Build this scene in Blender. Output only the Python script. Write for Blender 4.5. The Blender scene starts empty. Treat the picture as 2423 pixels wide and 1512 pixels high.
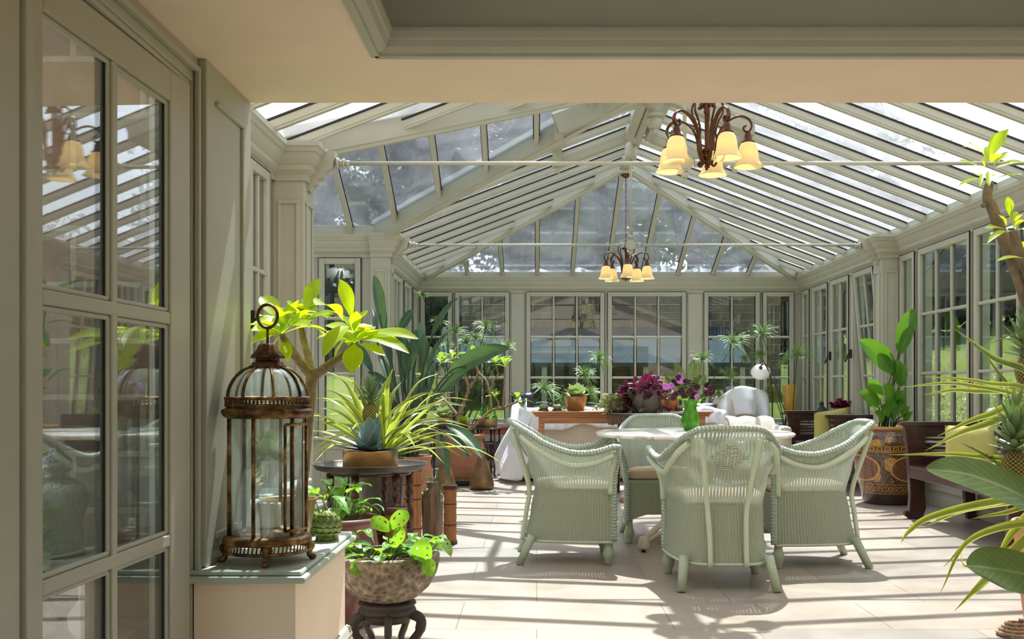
import bpy, math, random
from mathutils import Vector, Matrix
random.seed(7)
PI = math.pi
SC = bpy.context.scene
COL = SC.collection
V = Vector
F, VX, HY, CH = 2400.0, 1270.0, 916.0, 1.05      # focal length (px), vanishing point, camera height

def P(px, py, d):
    """world point seen at photo pixel (px, py) standing d metres into the room"""
    return V(((px - VX) * d / F, d, CH - (py - HY) * d / F))

# ------------------------------------------------------------------ scene graph
def tag(o, label=None, cat=None, group=None, kind=None):
    if label: o['label'] = label
    if cat: o['category'] = cat
    if group: o['group'] = group
    if kind: o['kind'] = kind
    return o

def empty(name, loc=(0, 0, 0), parent=None):
    o = bpy.data.objects.new(name, None)
    o.empty_display_size = 0.1
    COL.objects.link(o)
    if parent: o.parent = parent
    o.location = loc
    return o

def thing(name, label, cat, loc=(0, 0, 0), group=None):
    return tag(empty(name, loc), label, cat, group)

def worldloc(o):
    p = V((0, 0, 0))
    while o is not None:
        p = p + V(o.location); o = o.parent
    return p

def kids(o): return [c for c in o.children]

def copy_tree(o, parent=None):
    c = o.copy(); COL.objects.link(c)
    if parent is not None: c.parent = parent
    for ch in list(o.children): copy_tree(ch, c)
    return c

class MB:
    """collects geometry; build() links it as ONE mesh object"""
    def __init__(s):
        s.v = []; s.f = []; s.sm = []; s.mi = []; s.uv = []; s.cur = 0; s.hasuv = False
    def vert(s, p, uv=(0., 0.)):
        s.v.append(tuple(p)); s.uv.append(uv); return len(s.v) - 1
    def face(s, idx, smooth=False):
        s.f.append(tuple(idx)); s.sm.append(smooth); s.mi.append(s.cur)
    def box(s, x0, x1, y0, y1, z0, z1):
        b = len(s.v)
        for z in (z0, z1):
            for x, y in ((x0, y0), (x1, y0), (x1, y1), (x0, y1)): s.vert((x, y, z))
        for q in ((3, 2, 1, 0), (4, 5, 6, 7), (0, 1, 5, 4), (1, 2, 6, 5), (2, 3, 7, 6), (3, 0, 4, 7)):
            s.face([b + i for i in q])
    def hexa(s, pts):
        b = len(s.v)
        for p in pts: s.vert(p)
        for q in ((3, 2, 1, 0), (4, 5, 6, 7), (0, 1, 5, 4), (1, 2, 6, 5), (2, 3, 7, 6), (3, 0, 4, 7)):
            s.face([b + i for i in q])
    def prism(s, poly, vec, smooth=False):
        """polygon (3-D points) pushed along vec"""
        n = len(poly); vec = V(vec); b = len(s.v)
        for p in poly: s.vert(p)
        for p in poly: s.vert(V(p) + vec)
        s.face([b + i for i in range(n)][::-1]); s.face([b + n + i for i in range(n)])
        for i in range(n):
            j = (i + 1) % n
            s.face((b + i, b + j, b + n + j, b + n + i), smooth)
    def sweep(s, p0, p1, prof, up=(0, 0, 1)):
        """2-D profile (side, up) swept from p0 to p1"""
        p0, p1 = V(p0), V(p1); t = (p1 - p0).normalized()
        sd = t.cross(V(up)).normalized(); u = sd.cross(t).normalized()
        s.prism([p0 + sd * a + u * c for a, c in prof], p1 - p0)
    def beam(s, p0, p1, w, h, up=(0, 0, 1)):
        """bar whose underside centreline runs p0->p1"""
        s.sweep(p0, p1, ((-w / 2, 0), (w / 2, 0), (w / 2, h), (-w / 2, h)), up)
    def tube(s, pts, r, n=8, closed=False, cap=True, lobes=0, twist=0., amp=.0, flat=1., up=None):
        pts = [V(p) for p in pts]; m = len(pts)
        if m < 2: return
        rr = r if isinstance(r, (list, tuple)) else [r] * m
        tang = []
        for i in range(m):
            if closed: t = pts[(i + 1) % m] - pts[i - 1]
            else: t = pts[min(i + 1, m - 1)] - pts[max(i - 1, 0)]
            tang.append(t.normalized() if t.length > 1e-9 else V((0, 0, 1)))
        t = tang[0]
        a = V(up) if up else (V((0, 0, 1)) if abs(t.z) < .9 else V((1, 0, 0)))
        nrm = (a - t * a.dot(t)).normalized()
        b = len(s.v); L = 0.
        for i in range(m):
            t = tang[i]
            if up: nrm = V(up)
            nrm = nrm - t * nrm.dot(t)
            nrm = nrm.normalized() if nrm.length > 1e-6 else t.orthogonal().normalized()
            bi = t.cross(nrm)
            if i: L += (pts[i] - pts[i - 1]).length
            for k in range(n):
                an = 2 * PI * k / n
                q = rr[i]
                if lobes: q = q * (1 + amp * math.cos(lobes * an + twist * L))
                s.vert(pts[i] + nrm * (math.cos(an) * q) + bi * (math.sin(an) * q * flat), (k / n, L))
        for i in range(m if closed else m - 1):
            j = (i + 1) % m
            for k in range(n):
                l = (k + 1) % n
                s.face((b + i * n + k, b + i * n + l, b + j * n + l, b + j * n + k), True)
        if cap and not closed:
            s.face([b + k for k in range(n)][::-1]); s.face([b + (m - 1) * n + k for k in range(n)])
    def lathe(s, prof, c=(0, 0, 0), n=32, sx=1., sy=1., flute=0, famp=0., a0=0., a1=2 * PI, sharp=()):
        """(r, z) profile turned about a vertical axis at c"""
        c = V(c); b = len(s.v); m = len(prof); full = abs(a1 - a0 - 2 * PI) < 1e-6
        nn = n if full else n + 1
        for i, (r, z) in enumerate(prof):
            for k in range(nn):
                an = a0 + (a1 - a0) * k / n
                q = r * (1 + famp * math.cos(flute * an)) if flute else r
                s.vert((c.x + q * math.cos(an) * sx, c.y + q * math.sin(an) * sy, c.z + z), (k / n, i / max(1, m - 1)))
        for i in range(m - 1):
            for k in range(n):
                l = (k + 1) % nn
                s.face((b + i * nn + k, b + i * nn + l, b + (i + 1) * nn + l, b + (i + 1) * nn + k), True)
    def grid(s, fn, nu, nv, cu=False, skip=None, smooth=True):
        """fn(u, v) -> (point, uv); u, v in 0..1"""
        b = len(s.v); s.hasuv = True; w = nu if cu else nu + 1
        for j in range(nv + 1):
            for i in range(w):
                p, uv = fn(i / nu, j / nv); s.vert(p, uv)
        for j in range(nv):
            for i in range(nu):
                if skip and skip(i, j): continue
                k = (i + 1) % w
                s.face((b + j * w + i, b + j * w + k, b + (j + 1) * w + k, b + (j + 1) * w + i), smooth)
    def ball(s, c, r, n=12, m=8, sq=(1, 1, 1)):
        c = V(c)
        s.lathe([(max(1e-4, r * math.sin(PI * i / m)), -r * math.cos(PI * i / m) * sq[2]) for i in range(m + 1)], c, n, sq[0], sq[1])
    def leaf(s, pts, w, shape='lance', hint=(0, 0, 1), fold=.25, n=8, cup=0., wav=0., broad=2, holes=None):
        """blade along a smooth path through pts"""
        path = cr(pts, n); s.hasuv = True
        m = len(path); rows = []
        ph = random.random() * 6
        for i, p in enumerate(path):
            t = i / (m - 1)
            T = (path[min(i + 1, m - 1)] - path[max(i - 1, 0)]).normalized()
            h = V(hint); S = T.cross(h)
            if S.length < .15: S = T.cross(V((.3, -1, .2)))
            S.normalize(); N = S.cross(T).normalized()
            hw = w * .5 * SHAPES[shape](t)
            row = []
            for k in range(-broad, broad + 1):
                u = k / broad
                off = N * (fold * hw * (abs(u) ** 1.3) - cup * hw * u * u + (wav * hw * math.sin(t * 9 + ph) * u * u if wav else 0))
                row.append(s.vert(p + S * (hw * u) + off, (u * .5 + .5, t)))
            rows.append(row)
        for i in range(m - 1):
            for k in range(2 * broad):
                if holes and holes(i, k): continue
                s.face((rows[i][k], rows[i][k + 1], rows[i + 1][k + 1], rows[i + 1][k]), True)
    def build(s, name, mat, parent=None, origin=None, local=False, bevel=0.):
        me = bpy.data.meshes.new(name)
        if parent is not None: off = V((0, 0, 0)) if local else worldloc(parent)
        elif origin is not None: off = V(origin)
        elif local: off = V((0, 0, 0))
        else:
            xs = [p[0] for p in s.v]; ys = [p[1] for p in s.v]; zs = [p[2] for p in s.v]
            off = V(((min(xs) + max(xs)) / 2, (min(ys) + max(ys)) / 2, min(zs)))
        me.from_pydata([(p[0] - off.x, p[1] - off.y, p[2] - off.z) for p in s.v], [], s.f)
        me.polygons.foreach_set('use_smooth', s.sm)
        mats = mat if isinstance(mat, (list, tuple)) else [mat]
        for m in mats: me.materials.append(m)
        if len(mats) > 1: me.polygons.foreach_set('material_index', s.mi)
        if s.hasuv:
            ul = me.uv_layers.new(name='UVMap')
            vi = [0] * len(me.loops); me.loops.foreach_get('vertex_index', vi)
            fl = []
            for i in vi: fl.extend(s.uv[i])
            ul.data.foreach_set('uv', fl)
        me.update()
        o = bpy.data.objects.new(name, me)
        COL.objects.link(o)
        if parent is not None: o.parent = parent
        else: o.location = off
        if bevel:
            md = o.modifiers.new('edge', 'BEVEL'); md.width = bevel; md.segments = 2; md.limit_method = 'ANGLE'; md.angle_limit = .6
            md.harden_normals = False
        return o

def cr(pts, n):
    """Catmull-Rom through pts, n samples per span"""
    pts = [V(p) for p in pts]
    if len(pts) == 2: return [pts[0].lerp(pts[1], i / n) for i in range(n + 1)]
    q = [pts[0] * 2 - pts[1]] + pts + [pts[-1] * 2 - pts[-2]]
    out = []
    for i in range(1, len(q) - 2):
        a, b, c, d = q[i - 1], q[i], q[i + 1], q[i + 2]
        for k in range(n):
            t = k / n
            out.append(.5 * ((2 * b) + (c - a) * t + (2 * a - 5 * b + 4 * c - d) * t * t + (3 * b - a - 3 * c + d) * t ** 3))
    out.append(pts[-1].copy())
    return out

def interp(tab, x):
    """piecewise linear table lookup"""
    if x <= tab[0][0]: return tab[0][1]
    for (a, p), (b, q) in zip(tab, tab[1:]):
        if x <= b: return p + (q - p) * (x - a) / (b - a)
    return tab[-1][1]

def sm_interp(tab, x):
    if x <= tab[0][0]: return tab[0][1]
    for (a, p), (b, q) in zip(tab, tab[1:]):
        if x <= b:
            t = (x - a) / (b - a); t = t * t * (3 - 2 * t); return p + (q - p) * t
    return tab[-1][1]

SHAPES = {
    'lance': lambda t: max(.02, math.sin(PI * min(1, t * .98 + .02) ** .85)) ** .8,
    'oval': lambda t: max(.02, math.sin(PI * (t * .97 + .02))) ** .62,
    'obov': lambda t: max(.015, math.sin(PI * (t * .97 + .015) ** 1.22)) ** .98,
    'strap': lambda t: max(.03, (1 - t ** 2.2)) * min(1, .75 + t * 1.2),
    'heart': lambda t: max(.015, math.sin(PI * (t * .975 + .02) ** .72)) ** .82,
    'agave': lambda t: max(.02, (1 - t) ** .55 * (.62 + 1.5 * t - .9 * t * t)),
}
# ------------------------------------------------------------------ materials
class N:
    def __init__(s, name):
        s.m = bpy.data.materials.new(name); s.m.use_nodes = True
        s.t = s.m.node_tree; s.n = s.t.nodes; s.n.clear()
        s.out = s.n.new('ShaderNodeOutputMaterial')
    def add(s, typ, **kw):
        nd = s.n.new(typ)
        for k, v in kw.items():
            if k.startswith('i_'):
                key = k[2:]; key = int(key) if key.isdigit() else key.replace('_', ' ')
                nd.inputs[key].default_value = v
            else: setattr(nd, k, v)
        return nd
    def link(s, a, b): s.t.links.new(a, b)
    def surf(s, sock): s.link(sock, s.out.inputs['Surface'])
    def ramp(s, fac, stops, interp='LINEAR'):
        r = s.n.new('ShaderNodeValToRGB'); r.color_ramp.interpolation = interp
        e = r.color_ramp.elements
        while len(e) > 1: e.remove(e[-1])
        e[0].position, e[0].color = stops[0][0], rgba(stops[0][1])
        for p, c in stops[1:]:
            x = e.new(p); x.color = rgba(c)
        s.link(fac, r.inputs['Fac']); return r.outputs['Color']
    def math(s, op, a, b=None, c=None, clamp=False):
        nd = s.n.new('ShaderNodeMath'); nd.operation = op; nd.use_clamp = clamp
        for i, x in enumerate((a, b, c)):
            if x is None: continue
            if isinstance(x, (int, float)): nd.inputs[i].default_value = x
            else: s.link(x, nd.inputs[i])
        return nd.outputs[0]
    def mixc(s, fac, a, b, mode='MIX'):
        nd = s.n.new('ShaderNodeMix'); nd.data_type = 'RGBA'; nd.blend_type = mode
        for sock, x in ((nd.inputs[0], fac), (nd.inputs[6], a), (nd.inputs[7], b)):
            if isinstance(x, (int, float)): sock.default_value = x
            elif isinstance(x, (tuple, list)): sock.default_value = rgba(x)
            else: s.link(x, sock)
        return nd.outputs[2]
    def coord(s, kind='Object', scale=(1, 1, 1), rot=(0, 0, 0), loc=(0, 0, 0)):
        tc = s.n.new('ShaderNodeTexCoord'); mp = s.n.new('ShaderNodeMapping')
        mp.inputs['Scale'].default_value = scale; mp.inputs['Rotation'].default_value = rot; mp.inputs['Location'].default_value = loc
        s.link(tc.outputs[kind], mp.inputs['Vector']); return mp.outputs['Vector']
    def noise(s, vec, scale=5, detail=4, rough=.55, dist=0.):
        nd = s.n.new('ShaderNodeTexNoise'); nd.inputs['Scale'].default_value = scale; nd.inputs['Detail'].default_value = detail
        nd.inputs['Roughness'].default_value = rough; nd.inputs['Distortion'].default_value = dist
        if vec is not None: s.link(vec, nd.inputs['Vector'])
        return nd.outputs['Fac']
    def wave(s, vec, scale=5, dist=0., detail=2, dirn='X', prof='SIN', dscale=1.):
        nd = s.n.new('ShaderNodeTexWave'); nd.bands_direction = dirn; nd.wave_profile = prof
        nd.inputs['Scale'].default_value = scale; nd.inputs['Distortion'].default_value = dist
        nd.inputs['Detail'].default_value = detail; nd.inputs['Detail Scale'].default_value = dscale
        s.link(vec, nd.inputs['Vector']); return nd.outputs['Fac']
    def voro(s, vec, scale=5, feature='F1', out='Distance'):
        nd = s.n.new('ShaderNodeTexVoronoi'); nd.feature = feature; nd.inputs['Scale'].default_value = scale
        s.link(vec, nd.inputs['Vector']); return nd.outputs[out]
    def bump(s, h, strength=.3, dist=.01):
        nd = s.n.new('ShaderNodeBump'); nd.inputs['Strength'].default_value = strength; nd.inputs['Distance'].default_value = dist
        s.link(h, nd.inputs['Height']); return nd.outputs['Normal']
    def bsdf(s, color, rough=.5, metal=0., normal=None, spec=.5, coat=0., sheen=0., alpha=None, trans=0., ior=1.45):
        b = s.n.new('ShaderNodeBsdfPrincipled')
        for key, x in (('Base Color', color), ('Roughness', rough), ('Metallic', metal)):
            if isinstance(x, (tuple, list)): b.inputs[key].default_value = rgba(x)
            elif isinstance(x, (int, float)): b.inputs[key].default_value = x
            else: s.link(x, b.inputs[key])
        b.inputs['Specular IOR Level'].default_value = spec
        b.inputs['Coat Weight'].default_value = coat
        b.inputs['Sheen Weight'].default_value = sheen
        b.inputs['Transmission Weight'].default_value = trans
        b.inputs['IOR'].default_value = ior
        if normal is not None: s.link(normal, b.inputs['Normal'])
        if alpha is not None: s.link(alpha, b.inputs['Alpha'])
        return b.outputs[0]
    def mix(s, fac, a, b):
        nd = s.n.new('ShaderNodeMixShader')
        if isinstance(fac, (int, float)): nd.inputs[0].default_value = fac
        else: s.link(fac, nd.inputs[0])
        s.link(a, nd.inputs[1]); s.link(b, nd.inputs[2]); return nd.outputs[0]

def rgba(c): return (c[0], c[1], c[2], 1.) if len(c) == 3 else tuple(c)
def lin(r, g, b):
    f = lambda c: (c / 255) / 12.92 if c <= 10 else ((c / 255 + .055) / 1.055) ** 2.4
    return (f(r), f(g), f(b))

M = {}
def simple(name, col, rough=.5, metal=0., var=.12, scale=8, bump=0., bscale=60, spec=.5, coat=0., sheen=0., stretch=(1, 1, 1)):
    n = N(name); co = n.coord('Object', stretch)
    nz = n.noise(co, scale, 5)
    c = n.ramp(nz, ((.3, tuple(x * (1 - var) for x in col)), (.7, tuple(min(1, x * (1 + var)) for x in col))))
    nm = n.bump(n.noise(co, bscale, 3), bump, .01) if bump else None
    n.surf(n.bsdf(c, rough, metal, nm, spec, coat, sheen)); M[name] = n.m; return n.m

simple('sage_paint', lin(178, 176, 159), .42, var=.05, scale=3)
simple('sage_sill_paint', lin(178, 186, 172), .35, var=.04, scale=3)
simple('cream_plaster', lin(243, 221, 197), .85, var=.03, scale=4, bump=.06, bscale=200)
simple('gasket_shade_black', (.02, .018, .016), .7, var=.5, scale=60)
simple('dark_iron', lin(48, 40, 36), .45, .6, .2)
simple('black_plastic', (.015, .015, .02), .4)
simple('bronze', lin(88, 56, 36), .35, .85, .3, 14)
simple('white_cast_iron', lin(214, 208, 186), .45, var=.08, scale=14, bump=.1)
simple('brass', lin(152, 120, 74), .38, .6, .3, 9, bump=.12, bscale=70)
simple('antique_brass', lin(128, 102, 68), .45, .65, .35, 10, bump=.25, bscale=80)
simple('copper_brass', lin(168, 134, 88), .34, .6, .2, 7)
simple('cactus_green', lin(132, 146, 84), .6, var=.25, scale=40)
simple('old_metal', lin(84, 78, 70), .4, .75, .3, 10, bump=.15, bscale=90)
simple('dark_wood', lin(62, 38, 34), .3, var=.35, scale=5, stretch=(1, 1, 6), coat=.3)
simple('turned_wood', lin(70, 36, 26), .32, var=.4, scale=14, coat=.3)
simple('red_wood', lin(150, 78, 48), .4, var=.25, scale=9, stretch=(1, 1, .2), coat=.2)
simple('terracotta', lin(166, 114, 84), .75, var=.14, scale=5, bump=.1, bscale=30, stretch=(1, 1, 3))
simple('pale_terracotta', lin(206, 152, 122), .8, var=.12, scale=6, bump=.1, bscale=40)
simple('plum_glaze', lin(112, 70, 66), .3, var=.2, scale=5, coat=.4)
simple('coir', lin(176, 146, 116), .9, var=.3, scale=50, bump=.5, bscale=150)
simple('soil', lin(62, 46, 36), .95, var=.5, scale=60, bump=.6, bscale=90)
simple('linen_cover', lin(214, 200, 182), .9, var=.05, scale=30, bump=.15, bscale=300, sheen=.2)
simple('white_cloth', lin(236, 236, 240), .85, var=.03, scale=20, bump=.1, bscale=200, sheen=.2)
simple('cream_throw', lin(222, 208, 184), .9, var=.08, scale=60, bump=.5, bscale=120, sheen=.3)
simple('lime_fabric', lin(178, 172, 96), .85, var=.06, scale=20, bump=.15, bscale=250, sheen=.3)
simple('seat_fabric', lin(216, 192, 164), .9, var=.06, scale=40, bump=.2, bscale=300)
simple('stone_grey', lin(134, 122, 112), .9, var=.25, scale=12, bump=.6, bscale=60)
simple('black_stone', lin(74, 66, 62), .6, var=.25, scale=8, bump=.25, bscale=30)
simple('artichoke_glaze', lin(124, 142, 70), .25, var=.25, scale=18, coat=.5)
simple('wax', lin(232, 228, 212), .45, var=.02)
simple('sand', lin(196, 160, 124), .95, var=.2, scale=90, bump=.5, bscale=200)
simple('yellow_ceramic', lin(206, 160, 60), .3, var=.15, scale=12, bump=.4, bscale=20, coat=.4)
simple('opal_glass', lin(236, 238, 232), .2, var=.02, coat=.5)
simple('bark', lin(112, 97, 78), .85, var=.3, scale=14, bump=.7, bscale=36)
simple('pale_bark', lin(146, 124, 96), .9, var=.42, scale=30, bump=.9, bscale=60)
simple('wicker_natural', lin(128, 104, 84), .8, var=.4, scale=40, bump=.5, bscale=90)
simple('ledge_stone', lin(206, 196, 180), .8, var=.1, scale=8, bump=.2)
simple('paving', lin(222, 204, 184), .85, var=.12, scale=3, bump=.2)
simple('slate', lin(66, 76, 82), .9, var=.2, scale=3, spec=.05)
simple('tree_bark', lin(58, 46, 38), .9, var=.4, scale=6, bump=.8, bscale=10)
simple('purple_petal', lin(64, 10, 36), .5, var=.5, scale=40)
simple('mauve_petal', lin(186, 108, 196), .5, var=.3, scale=40)
simple('orange_petal', lin(214, 120, 60), .5, var=.3, scale=40)
simple('drape_grey', lin(150, 145, 130), .9)
simple('leather_tan', lin(176, 120, 84), .6, var=.2)

# --- limestone floor in large slabs
n = N('limestone'); co = n.coord('Object')
br = n.add('ShaderNodeTexBrick', i_Scale=1., i_Mortar_Size=.003, i_Mortar_Smooth=.3, i_Bias=0., i_Brick_Width=.95, i_Row_Height=.55)
br.offset = .37; br.inputs['Color1'].default_value = rgba(lin(170, 159, 145)); br.inputs['Color2'].default_value = rgba(lin(152, 145, 136))
br.inputs['Mortar'].default_value = rgba(lin(124, 114, 104)); n.link(co, br.inputs['Vector'])
nz = n.noise(n.coord('Object', (1, 1, 1)), 2.2, 7, .62, .6); nz2 = n.noise(n.coord('Object'), 26, 4)
c = n.mixc(.6, br.outputs['Color'], n.ramp(nz, ((.3, lin(200, 176, 156)), (.55, lin(250, 240, 226)), (.75, lin(214, 210, 204)))), 'MULTIPLY')
c = n.mixc(.5, br.outputs['Color'], c); c = n.mixc(n.ramp(nz2, ((.62, (0, 0, 0)), (.8, (.25, .25, .25)))), c, lin(150, 124, 104))
rg = n.math('MULTIPLY_ADD', nz, .25, .22)
n.surf(n.bsdf(c, rg, 0, n.bump(br.outputs['Fac'], -.25, .004), .45)); M['limestone'] = n.m

# --- glass: clear panes with a Fresnel mirror
def glass(name, tint, refl=1., dirt_haze=0., dirt_haze_col=(.7, .72, .75), bright=1.):
    n = N(name)
    lw = n.add('ShaderNodeLayerWeight', i_Blend=.5)
    f = n.math('POWER', lw.outputs['Facing'], 4.)
    f = n.math('MULTIPLY_ADD', f, .94 * refl, .045 * refl, clamp=True)
    tr = n.add('ShaderNodeBsdfTransparent'); tr.inputs[0].default_value = rgba(tint)
    gl = n.add('ShaderNodeBsdfGlossy', i_Roughness=.015); gl.inputs[0].default_value = (.95, .97, 1, 1)
    base = tr.outputs[0]
    if dirt_haze:
        a = n.noise(n.coord('Object'), 1.6, 6, .6, .8); b = n.noise(n.coord('Object'), 45, 3, .6)
        d = n.math('ADD', n.math('MULTIPLY', n.ramp(a, ((.3, (0, 0, 0)), (.75, (1, 1, 1)))), dirt_haze),
                   n.math('MULTIPLY', n.ramp(b, ((.62, (0, 0, 0)), (.75, (1, 1, 1)))), dirt_haze * .6))
        d = n.math('ADD', d, dirt_haze * .35, clamp=True)
        tl = n.add('ShaderNodeBsdfTranslucent'); tl.inputs[0].default_value = rgba(dirt_haze_col)
        df = n.add('ShaderNodeBsdfDiffuse'); df.inputs[0].default_value = rgba(tuple(x * .6 for x in dirt_haze_col))
        base = n.mix(d, base, n.mix(.4, tl.outputs[0], df.outputs[0]))
    n.surf(n.mix(f, base, gl.outputs[0])); M[name] = n.m; return n.m
glass('pane_glass', (.84, .88, .87), 1.0)
glass('garden_pane_glass', (.70, .76, .75), 1.15)  # darker tint stands in for a shaded garden beyond these panes
glass('door_glass', (.9, .94, .92), 1.3)
glass('roof_glass', (.93, .96, .98), .35, .15, (.86, .88, .92))
glass('roof_glass_milky', (.93, .96, .98), .3, .25, (.88, .9, .93))
glass('hip_glass', (.84, .90, .96), .6, .06)
glass('lantern_glass', (.88, .94, .925), 1.6, .2, (.76, .84, .81))  # pale haze in the colour stands in for reflections the glass lacks

# --- green blown glass
n = N('green_glass'); nz = n.noise(n.coord('Object', (1, 1, .4)), 22, 3, .6, 1.5)
c = n.ramp(nz, ((.3, lin(44, 120, 24)), (.6, lin(104, 176, 48)), (.8, lin(24, 70, 18))))
tl = n.add('ShaderNodeBsdfTranslucent'); n.link(c, tl.inputs[0])
tr = n.add('ShaderNodeBsdfTransparent'); n.link(c, tr.inputs[0])
n.surf(n.mix(.45, n.bsdf(c, .08, 0, n.bump(nz, .5, .02), .6), n.mix(.5, tl.outputs[0], tr.outputs[0]))); M['green_glass'] = n.m
n = N('emerald_glass'); c = lin(20, 150, 90)
tr = n.add('ShaderNodeBsdfTransparent'); tr.inputs[0].default_value = rgba(lin(60, 190, 130))
n.surf(n.mix(.5, n.bsdf(c, .08), tr.outputs[0])); M['emerald_glass'] = n.m

# --- woven paper-cord chair shell: upright cords, fine cross cords, small gaps
def weave(name, col, gap, freq=250., hf=520.):
    n = N(name)
    uv = n.add('ShaderNodeUVMap'); sp = n.add('ShaderNodeSeparateXYZ'); n.link(uv.outputs[0], sp.inputs[0])
    wu = n.math('MULTIPLY_ADD', n.math('SINE', n.math('MULTIPLY', sp.outputs[0], freq)), .5, .5)
    wv = n.math('MULTIPLY_ADD', n.math('SINE', n.math('MULTIPLY', sp.outputs[1], hf)), .5, .5)
    st = n.math('POWER', wu, 4.)
    h = n.math('ADD', st, n.math('MULTIPLY', wv, .12))
    nz = n.noise(n.coord('Object'), 6, 4)
    dk = tuple(x * .74 for x in col)
    c = n.mixc(n.math('MULTIPLY_ADD', st, .85, n.math('MULTIPLY', wv, .12), clamp=True), dk, col)
    c = n.mixc(n.math('MULTIPLY', nz, .25), c, tuple(x * .8 for x in col))
    sh = n.bsdf(c, .6, 0, n.bump(h, .8, .006), .35)
    tl = n.add('ShaderNodeBsdfTranslucent'); n.link(c, tl.inputs[0])
    sh = n.mix(.12, sh, tl.outputs[0])
    if gap:
        op = n.math('MULTIPLY', n.math('LESS_THAN', wu, .34), n.math('LESS_THAN', wv, .42))
        zz = n.math('MULTIPLY', op, gap)
        tr = n.add('ShaderNodeBsdfTransparent'); sh = n.mix(zz, sh, tr.outputs[0])
    n.surf(sh); M[name] = n.m
weave('loom_open', lin(193, 204, 183), .6, 370., 1500.)
weave('loom_close', lin(190, 199, 174), 0, 370., 1500.)
simple('loom_cord', lin(194, 202, 184), .55, var=.08, scale=40, bump=.4, bscale=160)
n = N('braid'); uv = n.add('ShaderNodeUVMap'); sp = n.add('ShaderNodeSeparateXYZ'); n.link(uv.outputs[0], sp.inputs[0])
k_ = n.math('ABSOLUTE', n.math('SUBTRACT', n.math('FRACT', n.math('MULTIPLY', sp.outputs[0], 2.)), .5))
w = n.math('MULTIPLY_ADD', n.math('SINE', n.math('MULTIPLY', n.math('ADD', k_, n.math('MULTIPLY', sp.outputs[1], 52.)), 2 * PI)), .5, .5)
n.surf(n.bsdf(n.mixc(n.math('POWER', w, .6), lin(150, 164, 148), lin(194, 208, 194)), .6, 0, n.bump(w, .7, .006), .35)); M['braid'] = n.m
simple('chair_paint', lin(196, 206, 182), .4, var=.05, scale=10)
n = N('wrapped_cord'); w = n.wave(n.coord('Object'), 60, 0, 0, 'Z')
c = n.mixc(w, lin(160, 172, 148), lin(192, 203, 180)); n.surf(n.bsdf(c, .6, 0, n.bump(w, .5, .004))); M['wrapped_cord'] = n.m

# --- leaves
def leafmat(name, top, back, vein=None, edge=None, trans=.45, rough=.38, veins=40., gloss=.5):
    n = N(name)
    uv = n.add('ShaderNodeUVMap'); sp = n.add('ShaderNodeSeparateXYZ'); n.link(uv.outputs[0], sp.inputs[0])
    a = n.math('ABSOLUTE', n.math('SUBTRACT', sp.outputs[0], .5))
    nz = n.noise(n.coord('Object'), 9, 3)
    c = n.ramp(nz, ((.3, tuple(x * .78 for x in top)), (.7, tuple(x * 1.18 for x in top))))
    b = n.ramp(nz, ((.3, tuple(x * .85 for x in back)), (.7, tuple(x * 1.12 for x in back))))
    if vein:
        mid = n.ramp(a, ((.0, (1, 1, 1)), (.05, (0, 0, 0))))
        ph = n.math('SUBTRACT', n.math('MULTIPLY', sp.outputs[1], veins), n.math('MULTIPLY', a, veins * .45))
        sv = n.ramp(n.math('SINE', n.math('MULTIPLY', ph, 2 * PI / 2)), ((.86, (0, 0, 0)), (1, (.45, .45, .45))))
        k = n.math('MAXIMUM', mid, sv)
        c = n.mixc(k, c, vein); b = n.mixc(n.math('MULTIPLY', k, .6), b, tuple(x * .75 for x in back))
    if edge:
        e = n.ramp(a, ((.30, (0, 0, 0)), (.40, (1, 1, 1)))); c = n.mixc(e, c, edge); b = n.mixc(e, b, edge)
    tl = n.add('ShaderNodeBsdfTranslucent'); n.link(b, tl.inputs[0])
    n.surf(n.mix(trans, n.bsdf(c, rough, 0, None, gloss), tl.outputs[0])); M[name] = n.m
leafmat('leaf_lime', lin(142, 172, 40), lin(206, 228, 24), lin(186, 206, 90), trans=.55)
leafmat('leaf_green', lin(72, 120, 46), lin(130, 182, 40), lin(128, 160, 84), trans=.42)
leafmat('leaf_strelitzia', lin(60, 88, 60), lin(92, 128, 58), lin(104, 126, 92), trans=.25, veins=60, rough=.3)
leafmat('leaf_strelitzia_bright', lin(66, 116, 46), lin(124, 176, 40), lin(112, 150, 72), trans=.34, veins=60, rough=.3)
leafmat('leaf_big_dark', lin(82, 100, 58), lin(112, 146, 44), lin(146, 156, 112), trans=.3, veins=26, rough=.4)
leafmat('leaf_pineapple', lin(104, 128, 58), lin(172, 186, 50), None, lin(208, 206, 96), trans=.45)
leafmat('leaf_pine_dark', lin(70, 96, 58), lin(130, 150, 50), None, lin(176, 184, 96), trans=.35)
leafmat('leaf_agave', lin(78, 102, 102), lin(76, 104, 96), None, lin(104, 124, 116), trans=.12, rough=.45)
leafmat('leaf_crown', lin(120, 138, 100), lin(120, 150, 70), None, None, trans=.25, rough=.5)
leafmat('leaf_monstera', lin(92, 150, 50), lin(160, 208, 44), lin(150, 190, 90), trans=.45, veins=14)
leafmat('leaf_succulent', lin(146, 174, 128), lin(166, 196, 100), None, lin(188, 186, 110), trans=.2, rough=.4)
leafmat('leaf_purple', lin(84, 34, 58), lin(176, 26, 92), lin(140, 122, 116), trans=.34, veins=3)
leafmat('leaf_zebrina', lin(104, 96, 66), lin(150, 120, 80), lin(190, 186, 160), trans=.3, veins=3)
leafmat('leaf_ivy', lin(128, 140, 66), lin(190, 196, 90), None, lin(222, 214, 160), trans=.4)
leafmat('leaf_fern', lin(54, 76, 36), lin(104, 124, 40), None, None, trans=.4)
leafmat('leaf_papyrus', lin(140, 170, 100), lin(190, 210, 110), None, None, trans=.3)
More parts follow.
